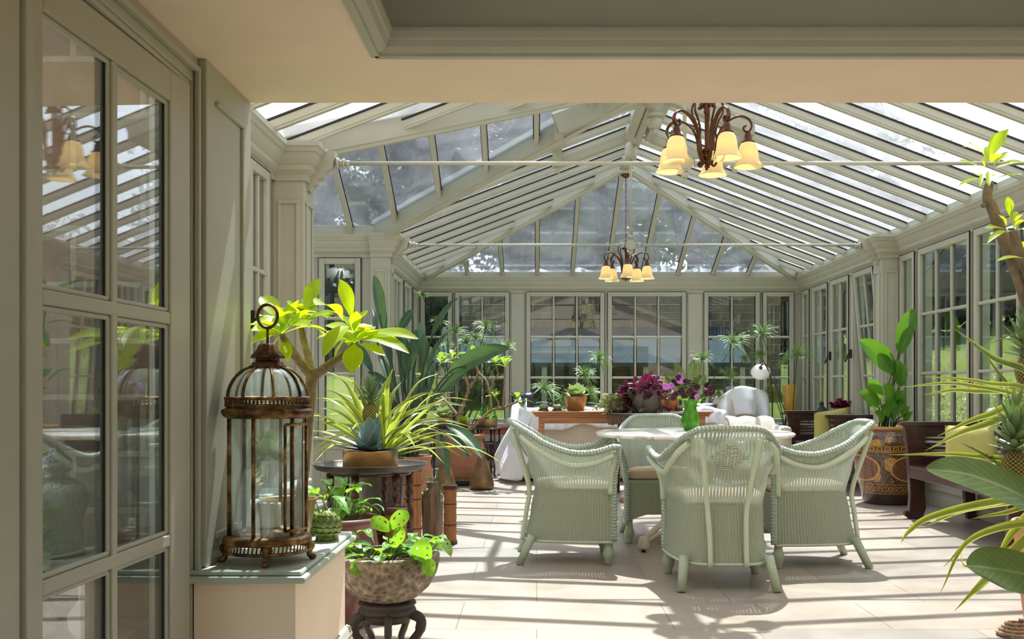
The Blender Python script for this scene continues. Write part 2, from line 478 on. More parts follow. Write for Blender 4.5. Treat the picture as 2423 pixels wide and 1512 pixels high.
leafmat('leaf_euphorbia', lin(92, 132, 66), lin(170, 200, 60), lin(150, 180, 120), trans=.4, veins=6)
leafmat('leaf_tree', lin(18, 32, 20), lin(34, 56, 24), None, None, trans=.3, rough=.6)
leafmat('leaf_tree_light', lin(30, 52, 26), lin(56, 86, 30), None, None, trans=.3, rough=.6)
leafmat('leaf_shrub', lin(96, 118, 66), lin(130, 154, 70), None, lin(170, 176, 130), trans=.35, rough=.5)
simple('stem_green', lin(92, 124, 56), .5, var=.2, scale=12)
simple('stem_dark', lin(52, 70, 42), .5, var=.2, scale=12)

# --- wood with grain along x
def grain(name, a, b, dirn=(1, 14, 14), rough=.4, coat=.1, scale=3.):
    n = N(name); co = n.coord('Object', dirn); nz = n.noise(co, scale, 6, .65, .4)
    c = n.ramp(nz, ((.3, a), (.7, b))); n.surf(n.bsdf(c, rough, 0, n.bump(nz, .12, .01), .4, coat)); M[name] = n.m
grain('console_wood', lin(150, 96, 62), lin(196, 140, 98), (1, 12, 12))
grain('drift_wood', lin(70, 52, 42), lin(150, 124, 104), (16, 16, 1), .75, 0)
grain('bamboo', lin(112, 66, 38), lin(186, 124, 70), (40, 40, .6), .45, .15)
simple('bamboo_ring', lin(74, 46, 34), .6, var=.3, scale=20)

# --- marble
n = N('marble'); nz = n.noise(n.coord('Object'), 3, 8, .6, 1.6)
c = n.ramp(nz, ((.35, lin(232, 226, 214)), (.5, lin(240, 236, 228)), (.56, lin(190, 182, 172)), (.62, lin(236, 230, 222))))
n.surf(n.bsdf(c, .15, 0, None, .5)); M['marble'] = n.m

# --- rough-hewn stone bowl
n = N('hewn_stone'); co = n.coord('Object'); vz = n.voro(co, 46); nz = n.noise(co, 9, 5)
c = n.ramp(n.math('ADD', n.math('MULTIPLY', vz, .5), n.math('MULTIPLY', nz, .6)), ((.25, lin(90, 76, 66)), (.6, lin(150, 134, 118)), (.85, lin(196, 180, 160))))
n.surf(n.bsdf(c, .9, 0, n.bump(vz, .9, .02), .3)); M['hewn_stone'] = n.m

# --- coursed stone / brick outside
def masonry(name, a, b, mortar, w, h, rot=(PI / 2, 0, 0)):
    n = N(name); co = n.coord('Object', rot=rot)
    br = n.add('ShaderNodeTexBrick', i_Scale=1., i_Mortar_Size=.012, i_Mortar_Smooth=.4, i_Bias=0., i_Brick_Width=w, i_Row_Height=h)
    br.inputs['Color1'].default_value = rgba(a); br.inputs['Color2'].default_value = rgba(b); br.inputs['Mortar'].default_value = rgba(mortar)
    n.link(co, br.inputs['Vector']); nz = n.noise(n.coord('Object'), 7, 6, .65)
    c = n.mixc(.55, br.outputs['Color'], n.ramp(nz, ((.3, lin(120, 108, 98)), (.7, lin(240, 232, 222)))), 'MULTIPLY')
    n.surf(n.bsdf(c, .9, 0, n.bump(n.math('ADD', n.math('MULTIPLY', br.outputs['Fac'], -.6), nz), .5, .03), .3)); M[name] = n.m
masonry('rubble_stone', lin(158, 134, 116), lin(128, 116, 108), lin(176, 166, 152), .42, .17)
masonry('rubble_stone_side', lin(158, 134, 116), lin(128, 116, 108), lin(176, 166, 152), .42, .17, (PI / 2, 0, PI / 2))
simple('dressed_stone', lin(170, 138, 112), .9, var=.16, scale=7, bump=.7, bscale=16)

# --- lawn
n = N('lawn'); a = n.noise(n.coord('Object'), .35, 5, .6); b = n.noise(n.coord('Object', (1, 1, 1)), 40, 3, .7)
c = n.ramp(a, ((.3, lin(84, 108, 42)), (.6, lin(126, 138, 56)), (.8, lin(150, 140, 84))))
c = n.mixc(.55, c, n.ramp(b, ((.3, lin(70, 90, 40)), (.7, lin(240, 240, 200)))), 'MULTIPLY')
n.surf(n.bsdf(c, .9, 0, n.bump(b, .8, .05), .2)); M['lawn'] = n.m

# --- ribbed amber glass lamp shade
n = N('amber_shade'); uv = n.add('ShaderNodeUVMap'); sp = n.add('ShaderNodeSeparateXYZ'); n.link(uv.outputs[0], sp.inputs[0])
rb = n.math('MULTIPLY_ADD', n.math('SINE', n.math('MULTIPLY', sp.outputs[0], 2 * PI * 30)), .5, .5)
c = n.mixc(n.math('MULTIPLY', rb, .35), lin(250, 236, 196), lin(240, 212, 150))
tl = n.add('ShaderNodeBsdfTranslucent'); n.link(c, tl.inputs[0])
n.surf(n.mix(.6, n.bsdf(c, .3, 0, n.bump(rb, .35, .004), .4), tl.outputs[0])); M['amber_shade'] = n.m
n = N('lit_bulb'); e = n.add('ShaderNodeEmission', i_Strength=6.); e.inputs[0].default_value = rgba((1, .92, .76)); n.surf(e.outputs[0]); M['lit_bulb'] = n.m

# --- aged gold lantern metal
n = N('aged_gold'); nz = n.noise(n.coord('Object'), 16, 6, .65); 
c = n.ramp(nz, ((.36, lin(56, 42, 32)), (.52, lin(116, 84, 52)), (.68, lin(186, 146, 90))))
n.surf(n.bsdf(c, n.math('MULTIPLY_ADD', nz, -.3, .6), .75, n.bump(nz, .25, .01))); M['aged_gold'] = n.m

# --- pineapple fruit skin
n = N('pineapple_skin'); uv = n.add('ShaderNodeUVMap'); sp = n.add('ShaderNodeSeparateXYZ'); n.link(uv.outputs[0], sp.inputs[0])
p = n.math('SINE', n.math('MULTIPLY', n.math('ADD', n.math('MULTIPLY', sp.outputs[0], 8.), n.math('MULTIPLY', sp.outputs[1], 4.)), 2 * PI))
q = n.math('SINE', n.math('MULTIPLY', n.math('SUBTRACT', n.math('MULTIPLY', sp.outputs[0], 8.), n.math('MULTIPLY', sp.outputs[1], 4.)), 2 * PI))
h = n.math('MULTIPLY', n.math('ABSOLUTE', p), n.math('ABSOLUTE', q))
c = n.ramp(h, ((.02, lin(36, 28, 14)), (.2, lin(120, 104, 44)), (.7, lin(186, 170, 84))))
n.surf(n.bsdf(c, .6, 0, n.bump(h, .9, .01))); M['pineapple_skin'] = n.m

# --- lacquered jar: bands, key fret, scrolls, blossoms
n = N('floral_lacquer'); uv = n.add('ShaderNodeUVMap'); sp = n.add('ShaderNodeSeparateXYZ'); n.link(uv.outputs[0], sp.inputs[0])
U, W = sp.outputs[0], sp.outputs[1]
cv = n.add('ShaderNodeCombineXYZ'); n.link(n.math('MULTIPLY', U, 10.), cv.inputs[0]); n.link(n.math('MULTIPLY', W, 4.2), cv.inputs[1])
vo = n.add('ShaderNodeTexVoronoi'); vo.inputs['Scale'].default_value = 1.; vo.inputs['Randomness'].default_value = .75; n.link(cv.outputs[0], vo.inputs['Vector'])
d = vo.outputs['Distance']
nz = n.noise(cv.outputs[0], 9, 3)
flower = n.math('LESS_THAN', n.math('ADD', d, n.math('MULTIPLY', nz, .25)), .50)
petal = n.ramp(n.noise(cv.outputs[0], 14, 3), ((.35, lin(120, 74, 26)), (.6, lin(206, 152, 70))))
leafy = n.ramp(n.noise(cv.outputs[0], 7, 4, .6, 1.), ((.5, lin(74, 42, 28)), (.56, lin(112, 98, 62)), (.66, lin(80, 50, 32))))
c = n.mixc(flower, leafy, petal)
def band(lo, hi): return n.math('MULTIPLY', n.math('GREATER_THAN', W, lo), n.math('LESS_THAN', W, hi))
# medallion outlines around the belly
mu = n.math('SUBTRACT', n.math('FRACT', n.math('MULTIPLY', U, 4.)), .5)
md = n.math('SQRT', n.math('ADD', n.math('POWER', n.math('MULTIPLY', mu, 2.3), 2.), n.math('POWER', n.math('MULTIPLY', n.math('SUBTRACT', W, .47), 5.6), 2.)))
ins = n.math('LESS_THAN', md, .86)
c = n.mixc(ins, c, n.ramp(n.noise(cv.outputs[0], 16, 3), ((.45, lin(84, 46, 26)), (.62, lin(140, 88, 56)))))
c = n.mixc(n.math('MULTIPLY', n.math('GREATER_THAN', md, .86), n.math('LESS_THAN', md, .95)), c, lin(196, 140, 56))
# key fret band
c = n.mixc(band(.685, .755), c, lin(66, 36, 22))
kp = n.math('FRACT', n.math('MULTIPLY', U, 30.)); kq = n.math('MULTIPLY', n.math('SUBTRACT', W, .695), 20.)
def rng(x, lo, hi): return n.math('MULTIPLY', n.math('GREATER_THAN', x, lo), n.math('LESS_THAN', x, hi))
kr = rng(kq, 0., .16)
for p0, p1, q0, q1 in ((0., .14, 0., 1.), (0., .76, .84, 1.), (.62, .76, .32, 1.), (.3, .76, .32, .48)):
    kr = n.math('MAXIMUM', kr, n.math('MULTIPLY', rng(kp, p0 - .001, p1), rng(kq, q0, q1)))
c = n.mixc(kr, c, lin(186, 134, 58))
# scroll band
c = n.mixc(band(.15, .265), c, lin(62, 32, 20))
sx = n.math('SUBTRACT', n.math('FRACT', n.math('MULTIPLY', U, 13.)), .5); sy = n.math('MULTIPLY', n.math('SUBTRACT', W, .207), 12.)
sr = n.math('SQRT', n.math('ADD', n.math('POWER', sx, 2.), n.math('POWER', sy, 2.)))
sc = n.math('MULTIPLY', n.math('GREATER_THAN', n.math('SINE', n.math('ADD', n.math('MULTIPLY', sr, 26.), n.math('MULTIPLY', n.math('ARCTAN2', sy, sx), 2.))), .25), band(.165, .25))
c = n.mixc(sc, c, lin(190, 138, 66))
for lo, hi in ((.262, .27), (.146, .153), (.68, .687), (.752, .759), (.90, .905)): c = n.mixc(band(lo, hi), c, lin(190, 140, 60))
c = n.mixc(n.math('LESS_THAN', W, .14), c, lin(52, 28, 20)); c = n.mixc(n.math('GREATER_THAN', W, .955), c, lin(190, 134, 56))
n.surf(n.bsdf(c, .22, 0, None, .5, .6)); M['floral_lacquer'] = n.m

# --- pierced metal dome
n = N('pierced_metal'); vz = n.voro(n.coord('Object'), 120)
tr = n.add('ShaderNodeBsdfTransparent')
n.surf(n.mix(n.math('LESS_THAN', vz, .3), n.bsdf(lin(150, 150, 150), .35, .8), tr.outputs[0])); M['pierced_metal'] = n.m
# ------------------------------------------------------------------ the building
XR, XL, DB = 3.53, -1.6, 13.5           # conservatory inner faces
YN = 3.39                               # inner face of the house wall
RX = .965                               # ridge line
SP = M['sage_paint']

def struct(o): o['kind'] = 'structure'; return o
def sroot(name, loc=(0, 0, 0)): return struct(empty(name, loc))

# floor
b = MB(); b.box(-1.1, 3.66, -3.2, 3.1, -.12, 0); b.box(-1.72, 3.66, 3.1, 13.6, -.12, 0); b.box(-4.1, -1.72, 6.2, 9.95, -.12, 0)
struct(b.build('floor', M['limestone'], origin=(0, 0, 0)))

# windows --------------------------------------------------------------
NW = [0]
def place(axis, plane, sg):
    if axis == 'x': return lambda s, t, z: (plane + sg * t, s, z)
    return lambda s, t, z: (s, plane + sg * t, z)
def pbox(b, f, s0, s1, t0, t1, z0, z1):
    a = f(s0, t0, z0); c = f(s1, t1, z1)
    b.box(min(a[0], c[0]), max(a[0], c[0]), min(a[1], c[1]), max(a[1], c[1]), z0, z1)
def window(f, g0, g1, z0, z1, cols, rows, gl='pane_glass', stile=.058, tilt=None, name='window'):
    """glazed casement: stiles, rails, bars and panes; g0..g1 is the sight size; t grows into the room"""
    NW[0] += 1
    c = f((g0 + g1) / 2, 0, z0)
    r = sroot('%s_%d' % (name, NW[0]), c)
    b = MB()
    pbox(b, f, g0 - stile, g0, -.025, .03, z0 - stile, z1 + stile); pbox(b, f, g1, g1 + stile, -.025, .03, z0 - stile, z1 + stile)
    pbox(b, f, g0, g1, -.025, .03, z1, z1 + stile); pbox(b, f, g0, g1, -.025, .03, z0 - stile, z0)
    for i in range(1, cols):
        s = g0 + (g1 - g0) * i / cols; pbox(b, f, s - .012, s + .012, -.02, .02, z0, z1)
    for z in rows: pbox(b, f, g0, g1, -.019, .021, z - .013, z + .013)
    fr = b.build('window_frame', SP, r, bevel=.006)
    # dark strips standing in for shadow lines at panes and sash edges
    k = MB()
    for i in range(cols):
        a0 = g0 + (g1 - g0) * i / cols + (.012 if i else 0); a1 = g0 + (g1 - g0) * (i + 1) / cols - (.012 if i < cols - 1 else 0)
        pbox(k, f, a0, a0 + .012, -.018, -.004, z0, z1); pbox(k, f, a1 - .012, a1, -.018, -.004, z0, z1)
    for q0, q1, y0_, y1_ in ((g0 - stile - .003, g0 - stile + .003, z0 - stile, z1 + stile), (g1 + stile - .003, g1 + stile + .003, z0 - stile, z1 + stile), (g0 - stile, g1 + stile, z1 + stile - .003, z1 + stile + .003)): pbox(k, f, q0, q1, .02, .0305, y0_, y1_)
    k.build('shade_strip', M['gasket_shade_black'], r)
    g = MB(); pbox(g, f, g0 - .01, g1 + .01, -.003, .003, z0 - .01, z1 + .01); g.build('glass', M[gl], r)
    return r

def glazed_wall(name, f, s0, s1, opens, zlo=.575, zhi=2.315, tk=.11, ledge=.07):
    """posts, dado and head; opens = [(sight0, sight1, cols)]"""
    b = MB(); st = .062
    pbox(b, f, s0, s1, -tk, 0, zhi, 2.56)
    edges = []
    for g0, g1, *_ in opens: edges.append((g0 - st, g1 + st))
    edges.sort(); cur = s0
    for a, c in edges:
        if a > cur + .004: pbox(b, f, cur, a, -tk, 0, zlo, zhi)
        cur = max(cur, c)
    if cur < s1: pbox(b, f, cur, s1, -tk, 0, zlo, zhi)
    pbox(b, f, s0, s1, -tk, 0, 0, zlo)
    # raised posts, dado rails and panels
    cur = s0
    for a, c in edges:
        if a - cur > .1: pbox(b, f, cur + .02, a - .02, 0, .012, zlo + .03, zhi - .02)
        cur = c
    for a, c in edges:
        m = (a + c) / 2; w = (c - a) / 2 - .03
        if w > .08:
            for q0, q1, z0, z1 in ((m - w, m + w, .14, .17), (m - w, m + w, .45, .48), (m - w, m - w + .03, .17, .45), (m + w - .03, m + w, .17, .45)):
                pbox(b, f, q0, q1, 0, .014, z0, z1)
    pbox(b, f, s0, s1, 0, .02, 0, .10)
    o = struct(b.build(name, SP, origin=f(s0, 0, 0), bevel=.004))
    k = MB(); pbox(k, f, s0, s1, -.02, ledge, zlo - .035, zlo); 
    NT[0] += 1
    struct(k.build('trim_%d' % NT[0], M['sage_sill_paint'], bevel=.01))
    return o
NT = [0]

ROWS = (1.175, 1.715)
fr_ = place('x', XR, -1)
R_OP = [(3.75, 4.7, 3), (4.89, 5.95, 3), (6.66, 6.95, 1), (7.05 + .04, 8.08, 3), (8.27, 9.27, 3), (9.47, 9.745, 1),
        (10.64, 11.2, 2), (11.46, 12.05, 2), (12.29, 12.86, 2), (13.11, 13.36, 1)]
glazed_wall('wall_right', fr_, YN, DB + .11, R_OP)
for i, (a, c, n) in enumerate(R_OP):
    w = window(fr_, a, c, .63, 2.257, n, ROWS)
    if i == 6:                                    # this casement stands open, hung at its head
        for ch in w.children:
            for v in ch.data.vertices:
                dz = 2.3 - (v.co.z + .63); v.co.x += dz * .0; v.co.y -= dz * .0
                v.co.x += dz * .085
fl_ = place('x', XL, 1)
L_OP = [(3.65, 4.45, 2), (4.62, 5.40, 2), (5.62, 5.93, 2)]
glazed_wall('wall_left', fl_, YN, 6.15, L_OP, zlo=.50, ledge=.24)
for a, c, n in L_OP: window(fl_, a, c, .56, 2.257, n, ROWS)
L2 = [(10.25, 10.9, 2), (11.2, 11.78, 2), (12.1, 12.62, 2), (12.95, 13.25, 1)]
glazed_wall('wall_left_far', fl_, 9.95, DB + .11, L2)
for a, c, n in L2: window(fl_, a, c, .63, 2.257, n, ROWS)
fb_ = place('y', DB, -1)
B_OP = [(-1.49, -1.18, 1), (-1.03, -.42, 2), (-.084, .844, 3), (1.0, 1.93, 3), (2.28, 2.91, 2), (3.06, 3.36, 1)]
glazed_wall('wall_back', fb_, XL - .11, XR + .11, B_OP)
for a, c, n in B_OP: window(fb_, a, c, .63, 2.257, n, ROWS, 'garden_pane_glass')
# side wing to the left: far, end and near walls
fw_ = place('y', 9.82, -1)
glazed_wall('wall_wing_far', fw_, -4.1, XL, [(-3.6, -3.0, 2), (-2.8, -2.25, 2), (-2.05, -1.756, 1)], zlo=.575)
for a, c, n in [(-3.6, -3.0, 2), (-2.8, -2.25, 2), (-2.05, -1.756, 1)]: window(fw_, a, c, .63, 2.24, n, ROWS)
fe_ = place('x', -4.0, 1)
glazed_wall('wall_wing_end', fe_, 6.3, 9.93, [(6.7, 7.6, 3), (7.8, 8.7, 3), (8.9, 9.5, 2)])
for a, c, n in [(6.7, 7.6, 3), (7.8, 8.7, 3), (8.9, 9.5, 2)]: window(fe_, a, c, .63, 2.24, n, ROWS)
fn_ = place('y', 6.2, 1)
glazed_wall('wall_wing_near', fn_, -4.1, XL, [(-3.6, -2.9, 3), (-2.7, -2.0, 3)])
for a, c, n in [(-3.6, -2.9, 3), (-2.7, -2.0, 3)]: window(fn_, a, c, .63, 2.24, n, ROWS)

# window catches on the casements -------------------------------------------------
def catch(x, y, z, sx):
    b = MB(); b.box(x - .012, x + .012, y - .012, y + .012, z - .05, z + .05)
    b.tube([(x, y, z), (x + sx * .03, y, z), (x + sx * .04, y, z - .05), (x + sx * .06, y, z - .09)], .008, 6)
    return b
for i, (x, y, lab) in enumerate(((XR - .045, 12.06, 'black iron casement catch above the black finial lantern'), (XR - .045, 11.26, 'black iron casement catch beside the tilted open casement'))):
    tag(catch(x, y, 1.42, -1).build('window_catch', M['dark_iron'], origin=(x, y, 1.42)), lab, 'window catch')
tag(catch(XL + .045, 5.55, 1.42, 1).build('window_catch', M['dark_iron'], origin=(XL + .045, 5.55, 1.42)), 'black iron casement catch just behind the lantern ring', 'window catch')

# cornices --------------------------------------------------------------------------
CORN = ((0, 2.30), (.018, 2.30), (.018, 2.335), (.032, 2.345), (.05, 2.36), (.05, 2.39), (.058, 2.395), (.075, 2.42), (.088, 2.455), (.098, 2.46), (.105, 2.48), (.115, 2.49), (.115, 2.52), (0, 2.52))
def trim(b, mat=None, bevel=0.):
    NT[0] += 1
    return struct(b.build('trim_%d' % NT[0], mat or SP, bevel=bevel))
def cornice_y(x, sg, y0, y1):
    b = MB(); b.prism([(x + sg * o, y0, z) for o, z in CORN], (0, y1 - y0, 0)); trim(b)
def cornice_x(y, sg, x0, x1):
    b = MB(); b.prism([(x0, y + sg * o, z) for o, z in CORN], (x1 - x0, 0, 0)); trim(b)
cornice_y(XR, -1, YN, 6.15); cornice_y(XR, -1, 6.4, 9.82); cornice_y(XR, -1, 10.08, DB)
cornice_y(XL, 1, YN, 6.15); cornice_y(XL, 1, 10.0, DB)
cornice_x(DB, -1, XL, XR); cornice_x(9.82, -1, -4.0, XL); cornice_y(-4.0, 1, 6.2, 9.82); cornice_x(6.2, 1, -4.0, XL)

# pilasters with moulded caps and tie-rod brackets
def pilaster(x0, x1, y0, y1, inner):
    """inner = +1 when the room lies towards +x"""
    r = sroot('wall_pilaster', ((x0 + x1) / 2, (y0 + y1) / 2, 0))
    b = MB(); b.box(x0, x1, y0, y1, 0, 2.52)
    w = x1 - x0
    for a0, a1, z0, z1 in ((x0 + .03, x1 - .03, 2.16, 2.185), (x0 + .03, x1 - .03, .75, .775), (x0 + .03, x0 + .05, .775, 2.16), (x1 - .05, x1 - .03, .775, 2.16)):
        b.box(a0, a1, y0 - .012, y0, z0, z1)
    xi = x1 if inner > 0 else x0
    s0, s1 = (xi, xi + .012) if inner > 0 else (xi - .012, xi)
    for c0, c1, z0, z1 in ((y0 + .04, y1 - .04, 2.16, 2.185), (y0 + .04, y0 + .06, .775, 2.16), (y1 - .06, y1 - .04, .775, 2.16)):
        b.box(s0, s1, c0, c1, z0, z1)
    b.build('shaft', SP, r, bevel=.004)
    c = MB()
    def ring(o, z): 
        xa, xb = (x0 - (o if inner < 0 else 0), x1 + (o if inner > 0 else 0))
        return [(xa, y0 - o, z), (xb, y0 - o, z), (xb, y1 + o, z), (xa, y1 + o, z)]
    base = len(c.v); pr = CORN[1:-1]
    for o, z in pr:
        for p in ring(o, z): c.vert(p)
    for i in range(len(pr) - 1):
        for k in range(4): c.face((base + 4 * i + k, base + 4 * i + (k + 1) % 4, base + 4 * i + 4 + (k + 1) % 4, base + 4 * i + 4 + k))
    c.face([base + 4 * (len(pr) - 1) + k for k in range(4)]); c.face([base + k for k in range(4)][::-1])
    c.build('cap', SP, r)
    ym = (y0 + y1) / 2; k = MB(); e = inner
    prof = [(0, 2.26), (.02, 2.25), (.03, 2.29), (.055, 2.30), (.06, 2.33), (.09, 2.34), (.10, 2.37), (.125, 2.385), (.15, 2.40), (.17, 2.47), (.17, 2.5), (0, 2.5)]
    k.prism([(xi + e * o, ym - .045, z) for o, z in prof], (0, .09, 0)); k.build('bracket', SP, r)
    bs = MB(); q = V((xi + e * .17, ym, 2.434))
    for i, (rad, ln) in enumerate(((.034, .02), (.022, .02), (.03, .015), (.018, .03))):
        o = sum((.02, .02, .015, .03)[:i])
        bs.tube([q + V((e * o, 0, 0)), q + V((e * (o + ln), 0, 0))], rad, 16)
    bs.build('rod_socket', SP, r)
    return r
pilaster(XL, -1.41, 6.15, 6.4, 1); pilaster(XL, -1.41, 9.75, 10.0, 1)
pilaster(3.34, XR, 6.15, 6.4, -1); pilaster(3.34, XR, 9.82, 10.07, -1)

# roof ------------------------------------------------------------------------------
ZE, PITCH = 2.5, .38
EL, ER = -1.52, 3.45
def zr(x): return ZE + PITCH * (ER - x)
def zl(x): return ZE + PITCH * (x - EL)
ZRIDGE = zr(RX)
YH = DB - .05; YA = 10.98          # hip corner / ridge end
YV0, YV1, YVM = 6.3, 9.72, 8.01    # valley feet and wing ridge
RAF = ((-.0225, .016), (-.0225, .058), (.0225, .058), (.0225, .016), (.017, .011), (.017, 0), (-.017, 0), (-.017, .011))
def rafter(p0, p1, root, up=(0, 0, 1)):
    b = MB(); b.sweep(p0, p1, RAF, up); b.cur = 1
    b.sweep(p0, p1, ((-.03, .059), (.03, .059), (.03, .071), (-.03, .071)), up)
    b.build('rafter', [SP, M['gasket_shade_black']], root)
def slab(pts, th, name, mat, root):
    b = MB(); b.prism(pts, (0, 0, th)); b.build(name, mat, root)
def ceil_root(n, loc): return sroot('ceiling_roof_slope_%d' % n, loc)
ys = [12.64 - .457 * i for i in range(-1, 21)]
GZ = .08
# right slope
r = ceil_root(1, (2.2, 8, ZRIDGE - .4))
for y in ys:
    if y < YN + .1: continue
    top = RX + .04
    if y > YA: top = ER - (ER - RX) * (YH - y) / (YH - YA)
    if y > YH: continue
    rafter((ER + .04, y, zr(ER + .04)), (top, y, zr(top)), r)
slab([(ER + .12, YN, zr(ER + .12) + GZ), (ER + .12, YH + .12, zr(ER + .12) + GZ), (RX, YA, ZRIDGE + GZ), (RX, YN, ZRIDGE + GZ)], .008, 'glass', M['roof_glass_milky'], r)
b = MB(); b.box(ER - .012, ER + .012, YN, YH, 2.5, 2.575); b.build('eaves_board', M['sage_sill_paint'], r)
# left slope, cut by the two valleys
r = ceil_root(2, (-.4, 8, ZRIDGE - .4))
def valley_x(y):
    t = (y - YV0) / (YVM - YV0) if y < YVM else (YV1 - y) / (YV1 - YVM)
    return -1.5 + (RX + 1.5) * t
for y in ys:
    if y < YN + .1 or y > YH: continue
    lo, hi = EL - .04, RX - .04
    if YV0 < y < YV1: lo = valley_x(y)
    if y > YA: hi = EL + (RX - EL) * (YH - y) / (YH - YA)
    if hi - lo > .08: rafter((lo, y, zl(lo)), (hi, y, zl(hi)), r)
zz = lambda x: zl(x) + GZ
slab([(EL - .12, YN, zz(EL - .12)), (RX, YN, ZRIDGE + GZ), (RX, YVM, ZRIDGE + GZ), (-1.5, YV0, zz(-1.5)), (EL - .12, YV0 - .05, zz(EL - .12))], .008, 'glass', M['roof_glass'], r)
slab([(EL - .12, YV1, zz(EL - .12)), (-1.5, YV1, zz(-1.5)), (RX, YVM, ZRIDGE + GZ), (RX, YA, ZRIDGE + GZ), (EL - .12, YH + .1, zz(EL - .12))], .008, 'glass', M['roof_glass'], r)
b = MB(); b.box(EL - .012, EL + .012, YN, 6.15, 2.5, 2.535); b.box(EL - .012, EL + .012, 10.0, YH, 2.5, 2.575); b.build('eaves_board', M['sage_sill_paint'], r)
# hipped end
r = ceil_root(3, (RX, 12.4, ZRIDGE - .4))
HP = (ZRIDGE - ZE) / (YH - YA)
for i in range(9):
    x = P(1105 + 83.2 * i, 650, 13.45).x
    t = min((x - EL) / (RX - EL), (ER - x) / (ER - RX)); yt = YH - (YH - YA) * t
    rafter((x, YH + .03, ZE - .03 * HP), (x, yt, ZE + HP * (YH - yt)), r)
slab([(EL - .1, YH + .1, ZE - .1 * HP + GZ), (ER + .1, YH + .1, ZE - .1 * HP + GZ), (RX, YA, ZRIDGE + GZ)], .008, 'glass', M['hip_glass'], r)
b = MB(); b.box(EL, ER, YH - .012, YH + .012, 2.5, 2.575); b.build('eaves_board', SP, r)
# wing: far and near slopes
WP = (ZRIDGE - ZE) / (YV1 - YVM)
for num, (ye, sg) in enumerate(((YV1, 1), (YV0, -1))):
    r = ceil_root(4 + num, (-1.5, (ye + YVM) / 2, ZRIDGE - .4))
    for x in (-3.56, -3.115, -2.67, -2.225, -1.78, -1.337, -.892, -.447, -.002, .443):
        y0 = ye + sg * .05
        if x > -1.5: y0 = ye + (YVM - ye) * (x + 1.5) / (RX + 1.5)
        rafter((x, y0, ZRIDGE - WP * abs(y0 - YVM)), (x, YVM + sg * .03, ZRIDGE), r)
    slab([(-4.05, ye + sg * .12, ZE - .12 * WP + GZ), (-1.5, ye, ZE + GZ), (RX, YVM, ZRIDGE + GZ), (-4.05, YVM, ZRIDGE + GZ)][::sg], .008, 'glass', M['hip_glass'], r)
    b = MB(); b.box(-4.0, -1.5, ye - .012, ye + .012, 2.5, 2.6); b.build('eaves_board', SP, r)
# gable end above the wing wall
b = MB(); b.prism([(-4.1, YV0, 2.5), (-4.1, YV1, 2.5), (-4.1, YVM, ZRIDGE + .1)], (.08, 0, 0)); struct(b.build('wall_wing_gable', SP))
# ridge, hips, valleys
BM = ((-.04, .03), (-.04, .22), (.04, .22), (.04, .03), (.03, .024), (.03, .006), (.022, 0), (-.022, 0), (-.03, .006), (-.03, .024))
def big(p0, p1, k=1.):
    b = MB(); b.sweep(p0, p1, [(a * k, c) for a, c in BM]); trim(b)
big((RX, YN, ZRIDGE - .05), (RX, YA, ZRIDGE - .05), 1.2)
big((-4.0, YVM, ZRIDGE - .05), (RX, YVM, ZRIDGE - .05))
big((ER - .02, YH, ZE - .06), (RX, YA, ZRIDGE - .06)); big((EL + .02, YH, ZE - .06), (RX, YA, ZRIDGE - .06))
big((-1.5, YV0, ZE - .06), (RX, YVM, ZRIDGE - .04), 1.1); big((-1.5, YV1, ZE - .06), (RX, YVM, ZRIDGE - .04), 1.1)
b = MB(); b.box(RX - .07, RX + .07, YA - .07, YA + .07, 3.40, 3.66)
b.lathe([(.001, 3.35), (.06, 3.352), (.085, 3.365), (.09, 3.38), (.08, 3.395), (.07, 3.41), (.001, 3.411)], (RX, YA, 0), 24); trim(b)
b = MB(); y = 8.3
b.lathe([(.001, -.30), (.02, -.296), (.03, -.27), (.022, -.262), (.05, -.255), (.06, -.22), (.058, -.18), (.04, -.17), (.07, -.16), (.075, -.14), (.05, -.13), (.065, -.09), (.095, -.06), (.10, -.03), (.085, -.02), (.09, 0), (.09, .1), (.001, .1)], (RX, y, ZRIDGE - .02), 24); trim(b)
b = MB(); b.lathe([(.001, -.06), (.05, -.06), (.06, -.03), (.06, .06), (.05, .07), (.05, .14), (.001, .14)], (.915, 9.86, ZRIDGE - .12), 20); trim(b)
# opening roof vents either side of the ridge: curb, raised sash, motor
for sg, zf in ((1, zr), (-1, zl)):
    y0, y1 = 8.30, 9.62; a, c = RX + sg * .10, RX + sg * .78
    b = MB()
    for q in (y0, y1): b.sweep((a, q, zf(a) - .03), (c, q, zf(c) - .03), ((-.05, 0), (.05, 0), (.05, .16), (.035, .18), (-.035, .18), (-.05, .16)))
    b.sweep((c, y0, zf(c) - .03), (c, y1, zf(c) - .03), ((-.04, 0), (.04, 0), (.04, .16), (-.04, .16)))
    b.sweep((a, y0, zf(a) - .03), (a, y1, zf(a) - .03), ((-.04, 0), (.04, 0), (.04, .17), (-.04, .17))); trim(b)
    m = V((c, 8.95, zf(c) - .02))
    b = MB(); b.box(m.x - .03, m.x + .03, m.y - .05, m.y + .05, m.z - .14, m.z + .02); b.box(m.x - .02, m.x + .02, m.y - .03, m.y + .03, m.z - .19, m.z - .14)
    tag(b.build('vent_motor', SP, bevel=.006), 'small painted motor box of the roof vent on the %s side of the ridge' % ('chandelier' if sg > 0 else 'gabled wing'), 'vent motor')

